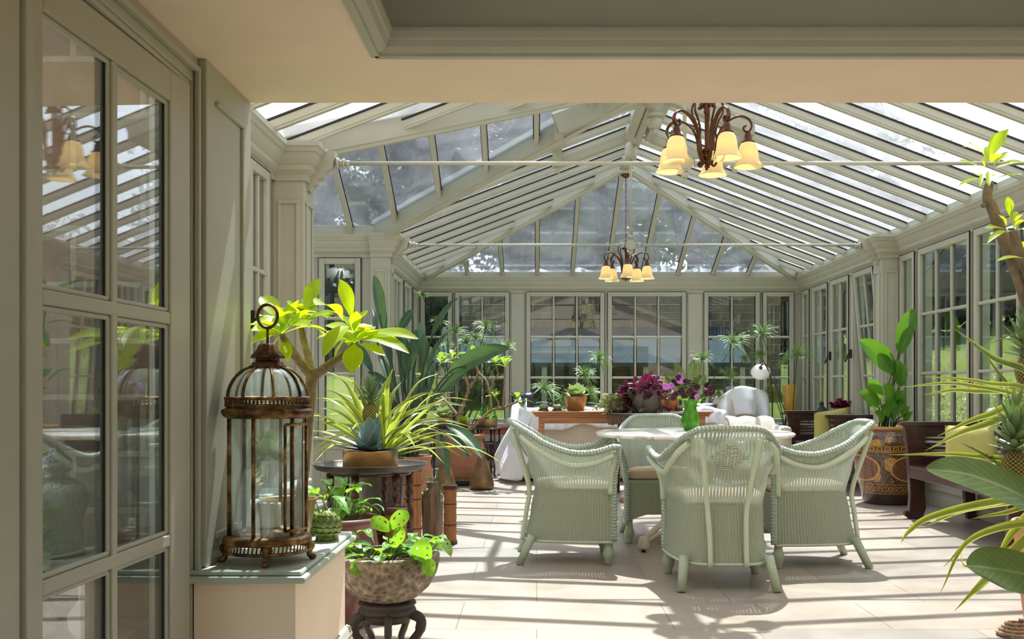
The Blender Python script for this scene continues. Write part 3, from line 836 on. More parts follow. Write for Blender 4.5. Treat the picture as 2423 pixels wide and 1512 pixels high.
# tie rods
def tie_rod(y, label, drop=.97):
    z = 2.434
    r = thing('tie_rod', label, 'tie rod', (RX - .05, y, z))
    x0, x1, xm = -1.41 + .255, 3.34 - .255, .915
    b = MB(); b.tube([(x0, y, z), (xm - .075, y, z)], .0125, 10); b.tube([(xm + .075, y, z), (x1, y, z)], .0125, 10); b.build('rod', SP, r)
    h = MB()
    pts = [(xm + .054 * math.cos(PI / 8 + k * PI / 4), y - .022, z + .054 * math.sin(PI / 8 + k * PI / 4)) for k in range(8)]
    h.prism(pts, (0, .044, 0))
    h.prism([(xm + .038 * math.cos(k * PI / 12), y - .028, z + .038 * math.sin(k * PI / 12)) for k in range(24)], (0, .01, 0))
    for s in (-1, 1): h.tube([(xm + s * .06, y, z), (xm + s * .1, y, z)], .024, 12)
    h.tube([(xm, y, z - .06), (xm, y, z - .09)], .022, 12); h.tube([(xm, y, z - .09), (xm, y, z - .115)], [.012, .003], 10)
    h.tube([(xm, y, z + .06), (xm, y, z + .10)], .022, 12)
    h.build('hub', SP, r)
    k = MB(); k.tube([(xm, y, z + .09), (xm, y, ZRIDGE - .06)], .012, 10); k.build('hanger', SP, r)
tie_rod(6.275, 'slim painted roof tie rod passing behind the bronze chandelier by the lintel')
tie_rod(9.88, 'slim painted roof tie rod crossing above the small far chandelier')

# ------------------------------------------------------------------ the house side
HS = 2.0
CP = M['cream_plaster']
b = MB()      # soffit round the recess
b.box(-.98, -.46, -3, YN, HS, HS + .06); b.box(-.46, 2.4, 2.89, YN, HS, HS + .06); b.box(2.4, 2.7, -3, YN, HS, HS + .06); b.box(-.46, 2.4, -3, -1.2, HS, HS + .06)
struct(b.build('ceiling', CP))
b = MB(); b.box(-.52, -.46, -1.2, 2.95, HS + .06, 3.05); b.box(-.46, 2.46, 2.89, 2.95, HS + .06, 3.05); b.box(2.4, 2.46, -1.2, 2.89, HS + .06, 3.05); b.box(-.52, 2.46, -1.26, -1.2, HS + .06, 3.05)
b.box(-.52, 2.46, -1.26, -1.0, 3.05, 3.1); b.box(-.52, 2.46, 1.2, 2.95, 3.05, 3.1); b.box(-.52, -.2, -1.0, 1.2, 3.05, 3.1); b.box(2.2, 2.46, -1.0, 1.2, 3.05, 3.1); b.box(-.462, -.445, 2.872, 2.89, HS + .06, 3.05)
struct(b.build('ceiling_recess', SP))
NW[0] += 1; r = sroot('window_%d' % NW[0], (1, -.25, 3.1))          # unseen rooflight added over the recess to brighten the room
b = MB(); b.box(-.23, -.17, -1.03, 1.23, 3.1, 3.15); b.box(2.17, 2.23, -1.03, 1.23, 3.1, 3.15); b.box(-.17, 2.17, -1.03, -.97, 3.1, 3.15); b.box(-.17, 2.17, 1.17, 1.23, 3.1, 3.15); b.box(.985, 1.015, -.97, 1.17, 3.1, 3.14); b.build('window_frame', SP, r)
b = MB(); b.box(-.18, 2.18, -.98, 1.18, 3.12, 3.126); b.build('glass', M['pane_glass'], r)
OG = ((-.012, -.012), (.012, -.012), (.014, -.004), (.024, -.002), (.036, .008), (.044, .024), (.05, .03), (.056, .046), (.056, .056), (-.012, .056))
b = MB(); b.prism([(2.4, 2.89 - o, HS + z) for o, z in OG], (-2.86, 0, 0)); b.prism([(-.46 + o, 2.89, HS + z) for o, z in OG], (0, -4.09, 0)); trim(b)
b = MB(); b.box(-4.2, -.98, 3.1, YN, 0, 4.3); b.box(-.98, 2.6, 3.1, YN, HS + .06, 4.3); b.box(2.6, 3.66, 3.1, YN, 0, 4.3)
struct(b.build('wall_near', CP))
b = MB(); b.box(-4.2, -1.12, 3.06, 3.1, 0, 4.3); struct(b.build('wall_near_outside', M['rubble_stone']))
# house wall with the glazed door
b = MB(); X0, X1 = -1.12, -.98
b.box(X0, X1, -3, -2.8, 0, HS + .06); b.box(X0, X1, 1.1, 1.925, 0, HS + .06); b.box(X0, X1, -2.8, 1.1, 1.93, HS + .06); b.box(X0, X1, -2.8, 1.1, 0, .1); b.box(X0, X1, 2.93, 3.1, 0, HS + .06); b.box(X0, X1, 1.925, 2.93, 1.955, HS + .06)
struct(b.build('wall_house_left', SP, bevel=.003))
b = MB(); b.box(2.6, 2.7, -3, -2.7, 0, HS + .06); b.box(2.6, 2.7, -.95, 3.1, 0, HS + .06); b.box(2.6, 2.7, -2.7, -.95, 1.93, HS + .06); b.box(2.6, 2.7, -2.7, -.95, 0, .1); struct(b.build('wall_house_right', CP))
fr2_ = place('x', 2.65, -1)
for a in (-2.64,): window(fr2_, a, a + 1.63, .16, 1.87, 3, (.73, 1.3))  # unseen window added to let terrace light up to the soffit
b = MB(); b.box(-1.1, -.6, -3.1, -3, 0, HS + .06); b.box(2.3, 2.7, -3.1, -3, 0, HS + .06); b.box(-.6, 2.3, -3.1, -3, 1.93, HS + .06); b.box(-.6, 2.3, -3.1, -3, 0, .1); struct(b.build('wall_house_rear', CP))
fh_ = place('y', -3.03, 1)
window(fh_, -.54, .82, .16, 1.87, 3, (.73, 1.3)); window(fh_, .94, 2.24, .16, 1.87, 3, (.73, 1.3))  # unseen rear windows added to bring sky light into the room
fl2_ = place('x', -1.05, 1)
for a in (-2.74, -1.44, -.14): window(fl2_, a, a + 1.18, .16, 1.87, 2, (.73, 1.3))  # unseen glazed doors added for fill light from the terrace
# door lining, stops
b = MB()
b.box(-1.10, -.972, 1.932, 1.962, 0, 1.955); b.box(-1.10, -.985, 2.90, 2.93, 0, 1.955); b.box(-1.10, -.985, 1.962, 2.90, 1.925, 1.955)
b.box(-1.06, -.99, 1.962, 1.978, 0, 1.925); b.box(-1.06, -.99, 2.882, 2.90, 0, 1.925); b.box(-1.06, -.99, 1.978, 2.882, 1.91, 1.925)
b.box(-.98, -.966, 2.905, 2.922, 0, 1.97); b.box(-.98, -.966, 1.93, 2.905, 1.953, 1.97)
trim(b, bevel=.003)
dr = sroot('door_1', (-1.0, 2.87, 0))
th = math.radians(1.9)
def fd(s, t, z):       # s = distance back from the hinge, t = towards the room
    return (-1.0 - s * math.sin(th) + t * math.cos(th), 2.87 - s * math.cos(th) - t * math.sin(th), z)
def dbox(b, s0, s1, t0, t1, z0, z1): b.hexa([fd(s, t, z) for z in (z0, z1) for s, t in ((s0, t0), (s1, t0), (s1, t1), (s0, t1))])
b = MB()
dbox(b, 0, .14, -.02, .02, .01, 1.905); dbox(b, .80, .885, -.02, .02, .01, 1.905); dbox(b, .14, .80, -.02, .02, 1.82, 1.905); dbox(b, .14, .80, -.02, .02, .01, .12)
dbox(b, .455, .485, -.018, .018, .12, 1.82)
for z in (1.235, .638): dbox(b, .14, .80, -.017, .019, z - .016, z + .016)
for s0, s1 in ((.14, .455), (.485, .80)):       # glazing beads
    for z0, z1 in ((1.251, 1.82), (.654, 1.219), (.12, .622)):
        dbox(b, s0, s0 + .012, .004, .013, z0, z1); dbox(b, s1 - .012, s1, .004, .013, z0, z1); dbox(b, s0, s1, .004, .013, z0, z0 + .012); dbox(b, s0, s1, .004, .013, z1 - .012, z1)
b.build('door_frame', SP, dr, bevel=.004)
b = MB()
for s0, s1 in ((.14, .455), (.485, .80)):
    dbox(b, s0, s0 + .019, -.016, .0042, .12, 1.82)  # dark strip painting the shaded reveal beside each pane
b.build('shade_strip', M['gasket_shade_black'], dr)
b = MB()
for s0, s1 in ((.135, .46), (.48, .805)):
    for z0, z1 in ((1.245, 1.825), (.648, 1.225), (.115, .628)): dbox(b, s0, s1, -.003, .003, z0, z1)
b.build('glass', M['door_glass'], dr)
# panelled jamb behind the lantern, low wall and sill it stands on
b = MB(); b.box(-.98, -.955, 2.935, YN, .527, HS)
for y0, y1, z0, z1 in ((3.015, 3.29, 1.885, 1.90), (3.27, 3.29, .62, 1.885), (3.015, 3.29, .6, .62)): b.box(-.957, -.945, y0, y1, z0, z1)
trim(b, bevel=.004)
b = MB(); b.box(-.98, -.69, 2.9, 3.65, 0, .495); struct(b.build('wall_low', CP))
b = MB(); b.box(-1.0, -.655, 2.865, 3.69, .493, .513); b.box(-1.0, -.668, 2.88, 3.68, .513, .527); trim(b, M['sage_sill_paint'], bevel=.009)
b = MB()
sk = ((0, 0), (.028, 0), (.028, .13), (.02, .15), (.022, .16), (.012, .185), (0, .19))
b.prism([(-.69 + o, 2.88, z) for o, z in sk], (0, .80, 0)); b.prism([(-.98, 3.65 + o, z) for o, z in sk], (.31, 0, 0))
NT[0] += 1; struct(b.build('baseboard_low', SP))
# ------------------------------------------------------------------ outside
def ground_h(x, y):
    dx = max(-4.4 - x, 0, x - 3.9); dy = max(-5 - y, 0, y - 13.9)
    right = max(0, x - 3.9); back = max(0, y - 13.9); left = max(0, -4.4 - x)
    h = -.08 + .14 * max(0, right - 1.2) + .15 * max(0, back - .8) + .05 * max(0, left - 1.5)
    return min(h, 5.2) + .04 * math.sin(x * .9) * math.sin(y * .7) * min(1, (dx + dy) * .3)
b = MB(); b.grid(lambda u, v: (V((-36 + 80 * u, -10 + 62 * v, ground_h(-36 + 80 * u, -10 + 62 * v))), (u, v)), 120, 93)
struct(b.build('lawn', M['lawn'], origin=(0, 0, 0)))
b = MB(); b.box(-9, -1.12, -6, 3.06, -.1, -.02); struct(b.build('path_terrace', M['paving']))
b = MB(); b.box(2.72, 7.5, -7, 3.0, -.1, -.02); struct(b.build('path_bounce_terrace', M['ledge_stone']))  # unseen pale terrace added to bounce sun in through the right wall

def crown(b, c, r, n, s, sq=.8, core=True):
    if core: b.ball(c, r * .72, 10, 7, (1, 1, sq))
    for _ in range(n):
        while True:
            p = V((random.uniform(-1, 1), random.uniform(-1, 1), random.uniform(-1, 1)))
            if .35 < p.length < 1: break
        k = 1 + .22 * math.sin(p.x * 7 + c[0]) * math.cos(p.y * 6 + c[1]) + .15 * math.sin(p.z * 9)
        q = V(c) + V((p.x * r * k, p.y * r * k, p.z * r * sq * k))
        a = V((random.gauss(0, 1), random.gauss(0, 1), random.gauss(0, .6))).normalized()
        t = a.orthogonal().normalized(); t.rotate(Matrix.Rotation(random.random() * 6, 3, a))
        u = a.cross(t); z = s * random.uniform(.6, 1.3); i = len(b.v)
        for e, f in ((-1, 0), (0, -.45), (1, 0), (0, .45)): b.vert(q + t * (e * z) + u * (f * z))
        b.face((i, i + 1, i + 2, i + 3))
def tree(label, x, y, h, r, mat='leaf_tree', nl=1500, proto=None):
    z = ground_h(x, y)
    if proto:
        t = copy_tree(proto); t.location = (x, y, z); t['label'] = label; s = h / proto['h']; t.scale = (s, s, s); t.rotation_euler.z = random.random() * 6; return t
    t = thing('garden_tree', label, 'tree', (0, 0, 0), 'dark trees closing the garden'); t['h'] = h
    b = MB(); b.tube([(0, 0, -.4), (.1, .05, h * .3), (-.05, 0, h * .55), (.05, .1, h * .85)], [.32, .24, .16, .05], 8)
    for k in range(6):
        a = k * 1.05; b.tube([(0, 0, h * (.25 + .08 * k)), (r * .4 * math.cos(a), r * .4 * math.sin(a), h * (.4 + .08 * k)), (r * .8 * math.cos(a), r * .8 * math.sin(a), h * (.45 + .08 * k))], [.1, .07, .03], 6)
    b.build('trunk', M['tree_bark'], t, local=True)
    b = MB()
    for cx, cy, cz, rr in ((0, 0, .62, 1), (.5, .2, .42, .7), (-.5, .3, .40, .72), (.1, -.55, .45, .7), (.05, .1, .84, .62), (-.2, -.3, .26, .7), (.4, -.2, .24, .66)):
        crown(b, (cx * r, cy * r, cz * h), rr * r * .75, nl // 7, .125)
    b.build('foliage', M[mat], t, local=True)
    t.location = (x, y, z); return t
where = [('behind the far glazed wall', 1.5), ]
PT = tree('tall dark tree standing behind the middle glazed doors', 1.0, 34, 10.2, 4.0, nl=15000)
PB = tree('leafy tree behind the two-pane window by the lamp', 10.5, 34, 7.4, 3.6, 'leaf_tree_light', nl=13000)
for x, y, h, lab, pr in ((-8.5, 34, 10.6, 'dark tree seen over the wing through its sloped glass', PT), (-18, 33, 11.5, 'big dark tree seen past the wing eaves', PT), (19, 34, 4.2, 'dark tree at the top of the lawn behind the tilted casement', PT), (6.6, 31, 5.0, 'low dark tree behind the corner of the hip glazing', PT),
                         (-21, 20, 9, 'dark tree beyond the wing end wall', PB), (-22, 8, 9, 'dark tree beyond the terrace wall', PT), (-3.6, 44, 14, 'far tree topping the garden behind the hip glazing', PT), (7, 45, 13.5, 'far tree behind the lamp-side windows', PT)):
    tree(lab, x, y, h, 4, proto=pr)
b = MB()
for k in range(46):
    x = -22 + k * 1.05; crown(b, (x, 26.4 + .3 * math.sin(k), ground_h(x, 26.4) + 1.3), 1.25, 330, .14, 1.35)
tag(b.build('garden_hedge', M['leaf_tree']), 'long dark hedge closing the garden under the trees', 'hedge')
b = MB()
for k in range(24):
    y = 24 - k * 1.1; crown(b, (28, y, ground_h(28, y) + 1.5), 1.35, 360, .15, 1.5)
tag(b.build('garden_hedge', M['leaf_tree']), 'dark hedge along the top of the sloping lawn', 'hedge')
# stone building added in place of the house reflected in the far doors
t = thing('reflection_outbuilding', 'low stone building with a grey lean-to roof, standing in for the house reflected in the far glazed doors', 'outbuilding', (1.6, 21.6, .6))
b = MB(); b.box(-1.6, 5.2, 21.6, 24.2, .3, 3.15); b.build('stone_wall', M['rubble_stone'], t)
b = MB(); b.prism([(-2.0, 19.9, 1.45), (-2.0, 21.6, 2.25), (-2.0, 21.6, 2.33), (-2.0, 19.9, 1.53)], (6.2, 0, 0)); b.build('lean_to_roof', M['slate'], t)
for x in (-1.9, 0.1, 2.1, 4.0):
    b = MB(); b.box(x, x + .1, 19.95, 20.05, .3, 1.5); b.build('lean_to_post', SP, t)
for x in (.3, 1.5, 3.1):
    b = MB(); b.box(x, x + .62, 21.56, 21.6, 2.5, 3.2); b.build('outbuilding_window', M['black_plastic'], t)
# variegated shrubs close to the window wall
def shrub(x, y, h, r, label, mat='leaf_shrub', n=2600, grp='shrubs along the window wall'):
    t = thing('garden_shrub', label, 'shrub', (x, y, ground_h(x, y)), grp)
    b = MB(); 
    for k in range(7):
        a = k * .9; b.tube([(x, y, t.location.z), (x + r * .5 * math.cos(a), y + r * .5 * math.sin(a), t.location.z + h * .7)], [.02, .008], 5)
    b.build('stem', M['bark'], t)
    b = MB(); crown(b, (x, y, t.location.z + h * .55), r, n, .03, h / r * .5, False); b.build('foliage', M[mat], t)
shrub(4.8, 10.2, 1.15, .62, 'pale variegated shrub outside the window above the dark bench end')
shrub(5.1, 12.0, 1.2, .66, 'pale variegated shrub outside, lower down the lawn than its neighbours')
shrub(4.8, 13.9, 1.1, .55, 'pale variegated shrub outside behind the jar plant')
shrub(6.6, 10.8, 1.2, .6, 'pale variegated shrub outside behind the pineapple leaves')

# terrace seen through the house door
b = MB(); b.box(-2.6, -1.18, 2.70, 3.02, .545, .575); b.box(-2.6, -1.18, 2.72, 3.0, .30, .335)
for i in range(9):
    x = -2.5 + .155 * i
    b.lathe([(.03, .335), (.055, .37), (.06, .41), (.03, .45), (.03, .50), (.05, .53), (.05, .545)], (x, 2.86, 0), 14)
b.build('stone_balustrade', M['ledge_stone'], bevel=.006)
tag(bpy.data.objects['stone_balustrade'], 'pale stone balustrade on the terrace behind the glazed door', 'balustrade')
b = MB(); b.box(-1.75, -1.2, 2.68, 3.02, -.02, .30)
tag(b.build('stone_pier', M['dressed_stone'], bevel=.02), 'rough pinkish stone pier carrying the balustrade behind the door', 'pier')
t = thing('garden_lantern', 'pierced silvery metal garden lantern with a domed lid behind the door', 'lantern', (-1.36, 2.86, .575))
b = MB(); b.lathe([(.07, 0), (.075, .01), (.075, .10), (.085, .13), (.09, .16), (.08, .195), (.055, .215), (.03, .222), (.028, .23), (.05, .245), (.045, .27), (.025, .29), (.008, .31), (.001, .312)], (-1.36, 2.86, .575), 28); b.build('dome', M['pierced_metal'], t)
b = MB(); b.lathe([(.001, 0), (.082, 0), (.082, .012), (.001, .012)], (-1.36, 2.86, .575), 24); b.build('base_ring', M['old_metal'], t)
t = thing('terrace_shrub', 'leafy green olive-like shrub growing beside the silvery lantern outside the door', 'shrub', (-1.37, 2.55, -.02))
b = MB()
tips = []
for k in range(26):
    a = random.random() * 6.28; rr = random.uniform(.05, .34); h = random.uniform(.55, 1.45)
    rr *= .55; p = V((-1.37 + rr * math.cos(a), 2.55 + rr * .8 * math.sin(a), h)); tips.append(p)
    b.tube([(-1.37, 2.55, -.02), V((-1.37, 2.55, 0)).lerp(p, .5) + V((0, 0, .1)), p], [.008, .005, .003], 5)
b.build('stem', M['stem_green'], t)
b = MB()
for p in tips:
    for k in range(9):
        a = random.random() * 6.28; q = p - V((0, 0, .03 * k))
        d = V((math.cos(a), math.sin(a), random.uniform(-.2, .6))).normalized() * random.uniform(.07, .12)
        b.leaf([q, q + d * .5 + V((0, 0, .01)), q + d], .03, 'oval', n=3, broad=1)
b.build('foliage', M['leaf_green'], t)
# ------------------------------------------------------------------ woven armchairs
def smooth1(tab, x):
    xs = [a for a, _ in tab]; ys_ = [c for _, c in tab]; n = len(xs)
    if x >= xs[-1]: return ys_[-1]
    i = max(k for k in range(n - 1) if xs[k] <= x)
    sl = lambda k: 0. if k in (0, n - 1) else (ys_[k + 1] - ys_[k - 1]) / (xs[k + 1] - xs[k - 1])
    h = xs[i + 1] - xs[i]; t = (x - xs[i]) / h; m0, m1 = sl(i) * h, sl(i + 1) * h
    if i == n - 2: m1 = .25 * (ys_[-1] - ys_[-2])
    return (2 * t ** 3 - 3 * t * t + 1) * ys_[i] + (t ** 3 - 2 * t * t + t) * m0 + (-2 * t ** 3 + 3 * t * t) * ys_[i + 1] + (t ** 3 - t * t) * m1
ZT = ((0, .705), (.25, .668), (.5, .663), (.73, .712), (.9, .788), (1, .838))
def make_chair():
    r = thing('woven_armchair', 'x', 'armchair', (0, 0, 0), 'sage woven armchairs round the marble table')
    W_ = ((.13, .268), (.30, .258), (.42, .258), (.56, .285), (.66, .33), (.72, .35), (.9, .345))
    YB = ((.13, -.268), (.30, -.236), (.43, -.212), (.60, -.25), (.75, -.315), (.88, -.372))
    YF = ((.13, .25), (.5, .245), (.72, .285))
    def ztop(th):
        s = math.sin(th)
        return smooth1(ZT, s)
    def pt(th, z, off=0.):
        c, s = math.cos(th), math.sin(th)
        w = sm_interp(W_, z) + off; yb = sm_interp(YB, z) - off; yf = interp(YF, z)
        p = interp(((.13, .42), (.45, .45), (.7, .54), (.9, .58)), z)
        return V((w * math.copysign(abs(c) ** p, c), yf - (yf - yb) * s ** 1.05, z))
    ZS = .435; nu = 56
    arc = [0.]
    for i in range(nu): arc.append(arc[-1] + (pt(PI * (i + 1) / nu, .5) - pt(PI * i / nu, .5)).length)
    ua = lambda u: arc[int(round(u * nu))]
    b = MB()
    b.grid(lambda u, v: (pt(PI * u, ZS + (ztop(PI * u) - ZS) * v), (ua(u), ZS + (ztop(PI * u) - ZS) * v)), nu, 16)
    o = b.build('backrest', M['loom_open'], r, local=True)
    b = MB(); b.grid(lambda u, v: (pt(PI * u, .135 + (ZS - .135) * v), (ua(u), .135 + (ZS - .135) * v)), nu, 8)
    b.build('skirt', M['loom_close'], r, local=True)
    b = MB()     # front apron with a shallow arch
    def ap(u, v):
        x = -.255 + .51 * u; lo = .145 + .065 * math.sin(PI * u) ** .8; z = lo + (.42 - lo) * v
        return V((x, .252, z)), (u * .5, z)
    b.grid(ap, 24, 6); b.build('apron', M['loom_close'], r, local=True)
    b = MB()
    def seat(u, v):
        th = PI * u; p = pt(th, .42); q = V((0, .02, .425)); return p.lerp(q, v), (p.x, p.y)
    b.grid(seat, nu, 5); b.face([0, nu, nu]) if False else None
    b.box(-.25, .25, .20, .256, .405, .428); b.build('seat', M['loom_close'], r, local=True)
    b = MB()     # cushion
    def cush(k, z):
        return [(lambda p: V((p.x * k, .02 + (p.y - .02) * k, z)))(pt(PI * i / 32, .45, -.012)) for i in range(33)]
    rows = [(.94, .43), (1.0, .437), (1.01, .455), (1.0, .474), (.94, .486), (.6, .494), (.02, .497)]
    base = 0
    for k, z in rows:
        for p in cush(k, z): b.vert((p.x, min(p.y, .262), p.z))
    n = 33
    for i in range(len(rows) - 1):
        for j in range(n):
            l = (j + 1) % n
            b.face((i * n + j, i * n + l, (i + 1) * n + l, (i + 1) * n + j), True)
    b.face(list(range(n))); b.face([(len(rows) - 1) * n + j for j in range(n)][::-1])
    b.build('cushion', M['seat_fabric'], r, local=True)
    # braided rim: down both front edges, along the arms and over the back
    ths = [.02 + (PI - .04) * i / 70 for i in range(71)]
    top = [pt(t, ztop(t) + .004, .006) for t in ths]
    def front(sg):
        return [V((sg * .264, .256, .14)), V((sg * .262, .256, .3)), V((sg * .264, .256, .43)), V((sg * .278, .262, .55)), V((sg * .312, .285, .64))]
    path = cr(front(1), 6)[:-1] + top + cr(front(-1)[::-1], 6)[1:]
    b = MB(); b.hasuv = True; b.tube(path, .0175, 12, lobes=3, twist=110., amp=.12); b.build('braided_rim', M['braid'], r, local=True)
    b = MB(); b.tube([pt(PI * i / 48, .136, .003) for i in range(49)], .008, 6); b.build('hem', M['loom_cord'], r, local=True)
    for sg in (1, -1):
        b = MB(); b.tube(cr([(sg * .093, -.286, .125), (sg * .094, -.262, .30), (sg * .102, -.245, .43), (sg * .122, -.29, .60), (sg * .148, -.348, .785)], 6), .0138, 10)
        b.build('back_rod', M['chair_paint'], r, local=True)
        b = MB(); tt = [.05 + 1.16 * i / 20 for i in range(21)]
        b.tube([pt(t if sg > 0 else PI - t, ztop(t) - (.045 + .03 * math.sin(PI * min(1, t / 1.25))), .021) for t in tt], .0165, 10)
        b.build('arm_support', M['chair_paint'], r, local=True)
        b = MB(); b.tube(cr([(sg * .268, .236, .42), (sg * .275, .238, .52), (sg * .30, .25, .60), (sg * .318, .26, .675)], 5), .019, 10)
        b.build('front_post', M['chair_paint'], r, local=True)
        b = MB(); b.lathe([(.001, 0), (.019, .0), (.021, .015), (.024, .03), (.031, .045), (.036, .065), (.035, .08), (.027, .098), (.024, .115), (.024, .17), (.001, .17)], (sg * .243, .225, 0), 16)
        b.build('leg', M['wrapped_cord'], r, local=True)
        b = MB(); b.tube([(sg * .245, -.305, 0), (sg * .22, -.225, .17)], [.022, .026], 12); b.build('leg', M['wrapped_cord'], r, local=True)
    # diamond of raised basket weave on the back
    b = MB()
    def th_at(d):
        k = next(i for i in range(nu) if arc[i + 1] >= arc[-1] / 2 + d); f_ = (arc[-1] / 2 + d - arc[k]) / (arc[k + 1] - arc[k])
        return PI * (k + f_) / nu
    for i in range(-7, 8):
        for j in range(-6, 7):
            dx = i * .0145 + (j % 2) * .00725
            if abs(dx) / .1 + abs(j) / 6.4 > 1: continue
            zc = .69 + j * .0105
            a, m, c = [pt(th_at(dx + e_), zc, o_) for e_, o_ in ((-.008, .003), (0, .0075), (.008, .003))]
            b.tube([a, m, c], .0048, 5)
    b.build('diamond_weave', M['loom_cord'], r, local=True)
    return r
ch = make_chair()
for i, (x, y, rz, lab) in enumerate(((.985, 5.49, .0, 'sage woven armchair turned away, showing its diamond back, in front of the table'),
                                     (.865, 7.05, PI, 'woven armchair facing us from behind the marble table, cream seat cushion showing'),
                                     (.20, 6.235, -PI / 2, 'woven armchair seen side on, on the plant-filled side of the marble table'),
                                     (1.625, 6.12, PI / 2, 'woven armchair seen side on, on the lacquered jar side of the marble table'))):
    o = ch if i == 0 else copy_tree(ch)
    o.location = (x, y, 0); o.rotation_euler.z = rz; o['label'] = lab

# marble table ------------------------------------------------------------------------
TX, TY = 1.0, 6.45
t = thing('round_table', 'round marble topped table on cream cast iron legs among the woven chairs', 'table', (TX, TY, 0))
b = MB(); b.lathe([(.001, .738), (.60, .738), (.618, .742), (.628, .752), (.626, .762), (.612, .768), (.001, .768)], (TX, TY, 0), 64); b.build('table_top', M['marble'], t)
b = MB(); b.lathe([(.001, .30), (.05, .30), (.06, .33), (.04, .36), (.035, .48), (.05, .52), (.035, .55), (.03, .66), (.07, .70), (.16, .72), (.16, .738), (.001, .738)], (TX, TY, 0), 24); b.build('column', M['white_cast_iron'], t)
for k in range(4):
    a = math.radians(178 + 90 * k); c, s = math.cos(a), math.sin(a)
    pp = lambda r_, z: V((TX + c * r_, TY + s * r_, z))
    b = MB(); b.tube(cr([pp(.03, .42), pp(.12, .34), pp(.19, .20), pp(.25, .14), pp(.31, .085)], 6), [.022] * 8 + [.02] * 17, 8, flat=.7)
    b.tube(cr([pp(.05, .17), pp(.14, .155), pp(.22, .12), pp(.3, .07)], 5), .014, 8, flat=.7)
    q = pp(.32, 0); b.lathe([(.001, .02), (.036, .02), (.038, .035), (.030, .085), (.02, .10), (.001, .10)], q, 14)
    lg = b.build('leg', M['white_cast_iron'], t)
    b = MB(); b.lathe([(.001, 0), (.014, 0), (.014, .022), (.001, .022)], q, 10); b.build('foot_pad', M['black_plastic'], lg)

# dark benches against the window wall -----------------------------------------------------
def bench(y0, y1, label):
    r = thing('slatted_bench', label, 'bench', (3.22, (y0 + y1) / 2, 0), 'dark slatted benches along the window wall')
    DW = M['dark_wood']
    for y in (y0, y1 - .05):
        b = MB()
        b.prism([(2.925, y, .757), (3.09, y, .757), (3.085, y, .5), (3.09, y, .2), (3.10, y, .09), (3.075, y, .0), (2.97, y, .0), (2.925, y, .03), (2.935, y, .065), (2.965, y, .06), (2.972, y, .2), (2.955, y, .5)], (0, .05, 0))
        b.build('front_leg', DW, r, bevel=.006)
        b = MB(); b.prism([(3.40, y, .757), (3.50, y, .757), (3.49, y, .3), (3.50, y, 0), (3.43, y, 0), (3.39, y, .3)], (0, .05, 0)); b.build('rear_leg', DW, r, bevel=.006)
        b = MB(); b.box(2.90, 3.51, y - .01, y + .06, .74, .775); b.box(3.08, 3.42, y + .008, y + .042, .655, .742); b.box(3.08, 3.42, y + .008, y + .042, .42, .50); b.build('arm_panel', DW, r, bevel=.005)
        for k in range(4):
            z = .522 + k * .034
            b = MB(); b.box(3.07, 3.42, y + .015, y + .035, z, z + .016); b.build('slat', DW, r)
    b = MB(); b.box(2.965, 3.50, y0 + .045, y1 - .045, .405, .43); b.build('seat', DW, r, bevel=.004)
    b = MB(); b.box(2.965, 3.0, y0 + .045, y1 - .045, .33, .405); b.box(3.45, 3.48, y0 + .045, y1 - .045, .33, .405); b.build('seat_rail', DW, r, bevel=.004)
    b = MB(); b.box(3.455, 3.50, y0 + .04, y1 - .04, .67, .755); b.box(3.46, 3.495, y0 + .04, y1 - .04, .45, .49); b.build('back_rail', DW, r, bevel=.004)
    nn = 5
    for k in range(nn):
        z = .507 + k * .033
        b = MB(); b.box(3.47, 3.487, y0 + .045, y1 - .045, z, z + .016); b.build('slat', DW, r)
    return r
bench(6.38, 8.12, 'dark wooden slatted bench behind the pineapple leaves, lime cushion on it')
bench(10.15, 11.93, 'dark wooden slatted bench beyond the lacquered jar, in front of the casements')

def cushion(c, w, h, th, rx, rz, mat, label, name='cushion', cat='cushion', group=None, ry=0.):
    b = MB(); n = 14
    def f(sg):
        def g(u, v):
            x, y = 2 * u - 1, 2 * v - 1
            e = max(0, (1 - abs(x) ** 2.6) * (1 - abs(y) ** 2.6)) ** .45
            pinch = 1 - .07 * (1 - abs(x * y)) * (abs(x) ** 3 + abs(y) ** 3) * .5
            z = sg * th * .5 * e * (1 + .05 * math.sin(x * 7 + y * 5))
            return V((x * w * .5 * pinch, y * h * .5 * pinch, z)), (u, v)
        return g
    b.grid(f(1), n, n); b.grid(f(-1), n, n)
    mt = Matrix.Translation(V(c)) @ Matrix.Rotation(rz, 4, 'Z') @ Matrix.Rotation(ry, 4, 'Y') @ Matrix.Rotation(rx, 4, 'X')
    b.v = [tuple(mt @ V(p)) for p in b.v]
    return tag(b.build(name, mat), label, cat, group)
cushion((3.17, 7.40, .60), .36, .35, .15, math.radians(74), math.radians(-22), M['lime_fabric'], 'lime green cushion on the bench behind the pineapple leaves')
cushion((3.0, 10.33, .63), .40, .40, .14, math.radians(105), math.radians(14), M['lime_fabric'], 'lime green cushion on the bench beyond the lacquered jar', ry=math.radians(-8))
# folded cream throw on the near bench
def drape(fn, nu, nv, name, mat, label, cat, th=.008):
    b = MB(); b.grid(fn, nu, nv); o = b.build(name, mat)
    md = o.modifiers.new('cloth', 'SOLIDIFY'); md.thickness = th; md.offset = 1.
    return tag(o, label, cat)
def fold_throw(u, v):
    x = 2.99 + .42 * u; y = 6.75 + .42 * v
    z = .445 + .035 * math.sin(u * 9 + v * 3) ** 2 + .05 * math.sin(PI * v) * math.sin(PI * u)
    return V((x, y, z)), (u, v)
drape(fold_throw, 20, 16, 'folded_throw', M['cream_throw'], 'rumpled cream throw lying on the dark bench seat beside the pineapple', 'throw')

